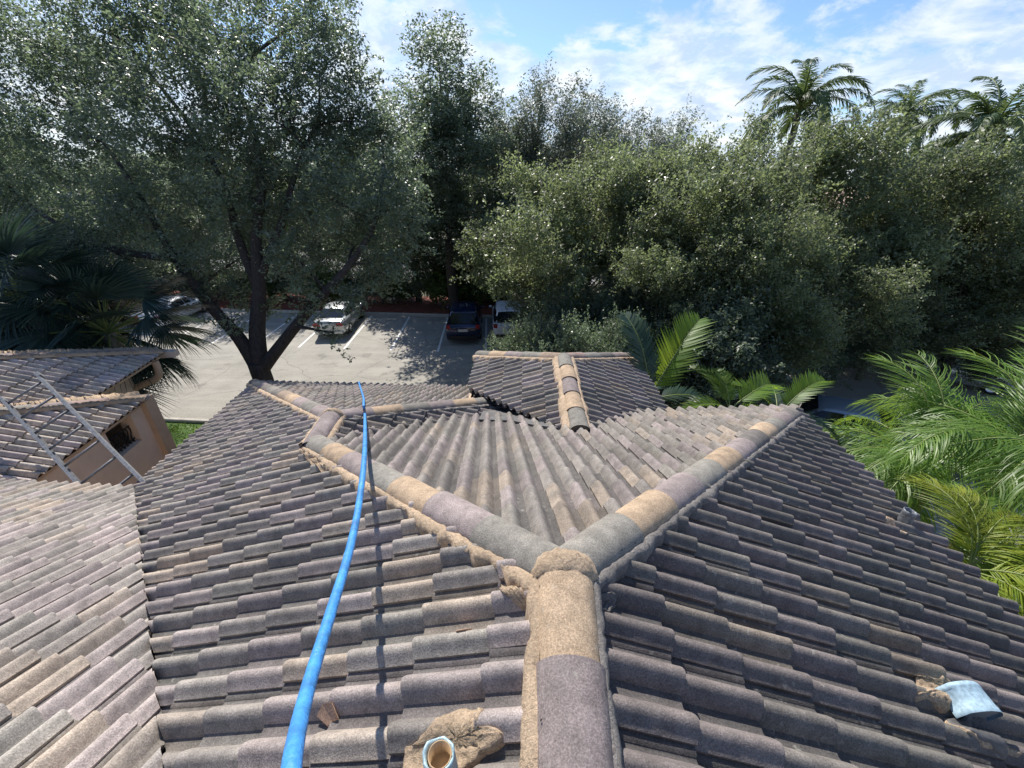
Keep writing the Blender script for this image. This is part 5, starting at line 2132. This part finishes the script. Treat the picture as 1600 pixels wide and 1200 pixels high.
    for s in (-1, 1):
        ys = [cab[1][0] - 0.12, (cab[2][0] + cab[3][0]) / 2 - 0.03, (cab[2][0] + cab[3][0]) / 2 + 0.03, cab[-2][0] + 0.10]
        for (ya, yb, fa, fb) in ((ys[0], ys[1], 0.55, 0), (ys[2], ys[3], 0, 0.55)):
            g = MB()
            rows = []
            for i in range(5):
                f = i / 4
                y = ya + (yb - ya) * f
                _, zb, hb, zr, hr = shell(y)
                hr = max(hr, 0.5)
                lo_y = y + (-0.18 * fa if f == 0 else 0) + (0.35 * fb * f)
                for (v) in (0.10, 0.86):
                    z = zb + (zr - zb) * v
                    x = hb + (hr - hb) * v + 0.012
                    rows.append(Vector((s * x, lo_y if v < 0.5 else y, z)))
            g.add(rows, [(2 * i, 2 * i + 2, 2 * i + 3, 2 * i + 1) for i in range(4)])
            g.build('side_window', M[glass], t)
    # wheels
    for (sx, y) in ((1, -1.38), (-1, -1.38), (1, 1.40), (-1, 1.40)):
        rr = 0.345 if kind == 'suv' else 0.325
        mm = Matrix.Translation((sx * (W - 0.09), y, rr)) @ Matrix.Rotation(R(90) * sx, 4, 'Y')
        wheel = empty('wheel', (0, 0, 0))
        wheel.parent = t
        g = MB()
        g.lathe([(rr * 0.64, -0.10), (rr * 0.95, -0.11), (rr, -0.07), (rr, 0.07), (rr * 0.95, 0.11), (rr * 0.64, 0.10)], mm, 24)
        o = g.build('tyre', M['rubber'], wheel)
        g = MB()
        g.lathe([(rr * 0.64, 0.09), (rr * 0.58, 0.06), (rr * 0.2, 0.075), (0.0, 0.08)], mm, 20)
        o = g.build('rim', M['rim'], wheel)
    yb = body[0][0]
    for s in (-1, 1):
        g = MB()
        if kind == 'suv':
            g.box((s * 0.78 - 0.10, -2.285, 0.86), (s * 0.78 + 0.10, -2.16, 1.06))
        else:
            g.box((s * 0.62 - 0.17, -2.385, 0.74), (s * 0.62 + 0.17, -2.26, 0.90))
        g.build('tail_lamp', M['red_lamp'], t)
        g = MB()
        g.box((s * 0.62 - 0.17, body[-2][0] + 0.02, 0.58), (s * 0.62 + 0.17, body[-2][0] + 0.19, 0.72))
        g.build('headlight', M['head_lamp'], t)
        g = MB()
        y = cab[-2][0] + 0.45
        g.lathe([(0.0, -0.09), (0.06, -0.08), (0.085, 0.0), (0.07, 0.08), (0.0, 0.09)], Matrix.Translation((s * (W + 0.10), y, 1.02 if kind == 'sedan' else 1.14)) @ Matrix.Rotation(R(90), 4, 'Y'), 10)
        g.build('mirror', paint_m, t)
    g = MB()
    zc = 0.62 if kind == 'sedan' else 0.78
    g.box((-0.26, yb - 0.022, zc - 0.07), (0.26, yb + 0.03, zc + 0.07))
    g.build('number_plate', M['plate'], t)
    g = MB()
    g.box((-W * 0.82, yb - 0.05, 0.30), (W * 0.82, yb + 0.14, 0.50 if kind == 'suv' else 0.44))
    g.build('rear_bumper', M['black_trim'] if kind == 'suv' else paint_m, t)
    return t


P_SIL = paint('silver_paint', (0.50, 0.52, 0.53), 0.5, 0.25)
P_BLU = paint('dark_blue_paint', (0.012, 0.022, 0.07), 0.3, 0.2)
P_WHT = paint('white_paint', (0.72, 0.73, 0.74), 0.0, 0.3)
P_GRY = paint('blue_grey_paint', (0.27, 0.32, 0.38), 0.3, 0.25)
P_BLK = paint('black_paint', (0.02, 0.02, 0.022), 0.2, 0.25)
rot = math.atan2(-LB.x, LB.y)


def stall_car(a, b, *args, **kw):
    q = lot(a, b)
    name, label, pm, kind = args
    return make_car(name, label, (q.x, q.y, 0), rot + kw.get('dr', 0), pm, kind)


stall_car(6.35, 3.75, 'parked_car', 'silver grey sedan parked nose in under the huge oak', P_SIL, 'sedan', dr=0.03)
stall_car(-1.30, 3.5, 'parked_car', 'dark blue sport utility car parked nose in beside the empty stalls', P_BLU, 'suv')
stall_car(-3.85, 3.9, 'parked_car', 'white car mostly hidden by dark shrubs, next to the dark blue car', P_WHT, 'suv')
stall_car(17.4, 4.2, 'parked_car', 'white car at the left of the row, half hidden by the fan palm', P_WHT, 'sedan')
make_car('parked_car', 'blue grey car close behind the corner of the right eave', (11.0, 11.9, 0), R(58), P_GRY, 'sedan')
make_car('parked_car', 'pale silver car under the olive oaks between the feathery palms', (19.4, 16.6, 0), R(52), P_SIL, 'sedan')
for i, (px, py, c_) in enumerate(((1060, 470, P_WHT), (1160, 455, P_WHT), (960, 490, P_SIL))):
    q = on_z(px, py, 0)
    make_car('parked_car', ('white car glimpsed through the leaves right of the bright frond', 'white car glimpsed through the leaves below the tallest royal palm', 'silver car glimpsed through the leaves behind the porch')[i], (q.x, q.y, 0), R(20), c_, 'suv')

# ------------------------------------------------------------------ far building at the right
c = at(1400, 300, 42)
FB = empty('tiled_roof_building', (c.x, c.y, 0), 0.1, 'distant pale building with a pinkish tile roof beyond the olive oaks', 'building')
mb = MB()
mb.box((-7, -5, 0), (15, 7, c.z - 1.8))
mb.build('wall', M['pale_stucco'], FB)
mb = MB()
z0, z1 = c.z - 1.8, c.z + 0.9
mb.add([(-8, -6, z0), (16, -6, z0), (16, 8, z0), (-8, 8, z0), (-2, 1, z1), (10, 1, z1), (-8, -6, z0 - 0.25), (16, -6, z0 - 0.25), (16, 8, z0 - 0.25), (-8, 8, z0 - 0.25)],
       [(0, 1, 5, 4), (1, 2, 5), (2, 3, 4, 5), (3, 0, 4), (6, 7, 1, 0), (7, 8, 2, 1), (8, 9, 3, 2), (9, 6, 0, 3)], None, True)
M['far_tile'] = simple('far_pink_tile', (0.40, 0.29, 0.22), 0.9, 0, 0.25, 1.2)
mb.build('roof', M['far_tile'], FB)
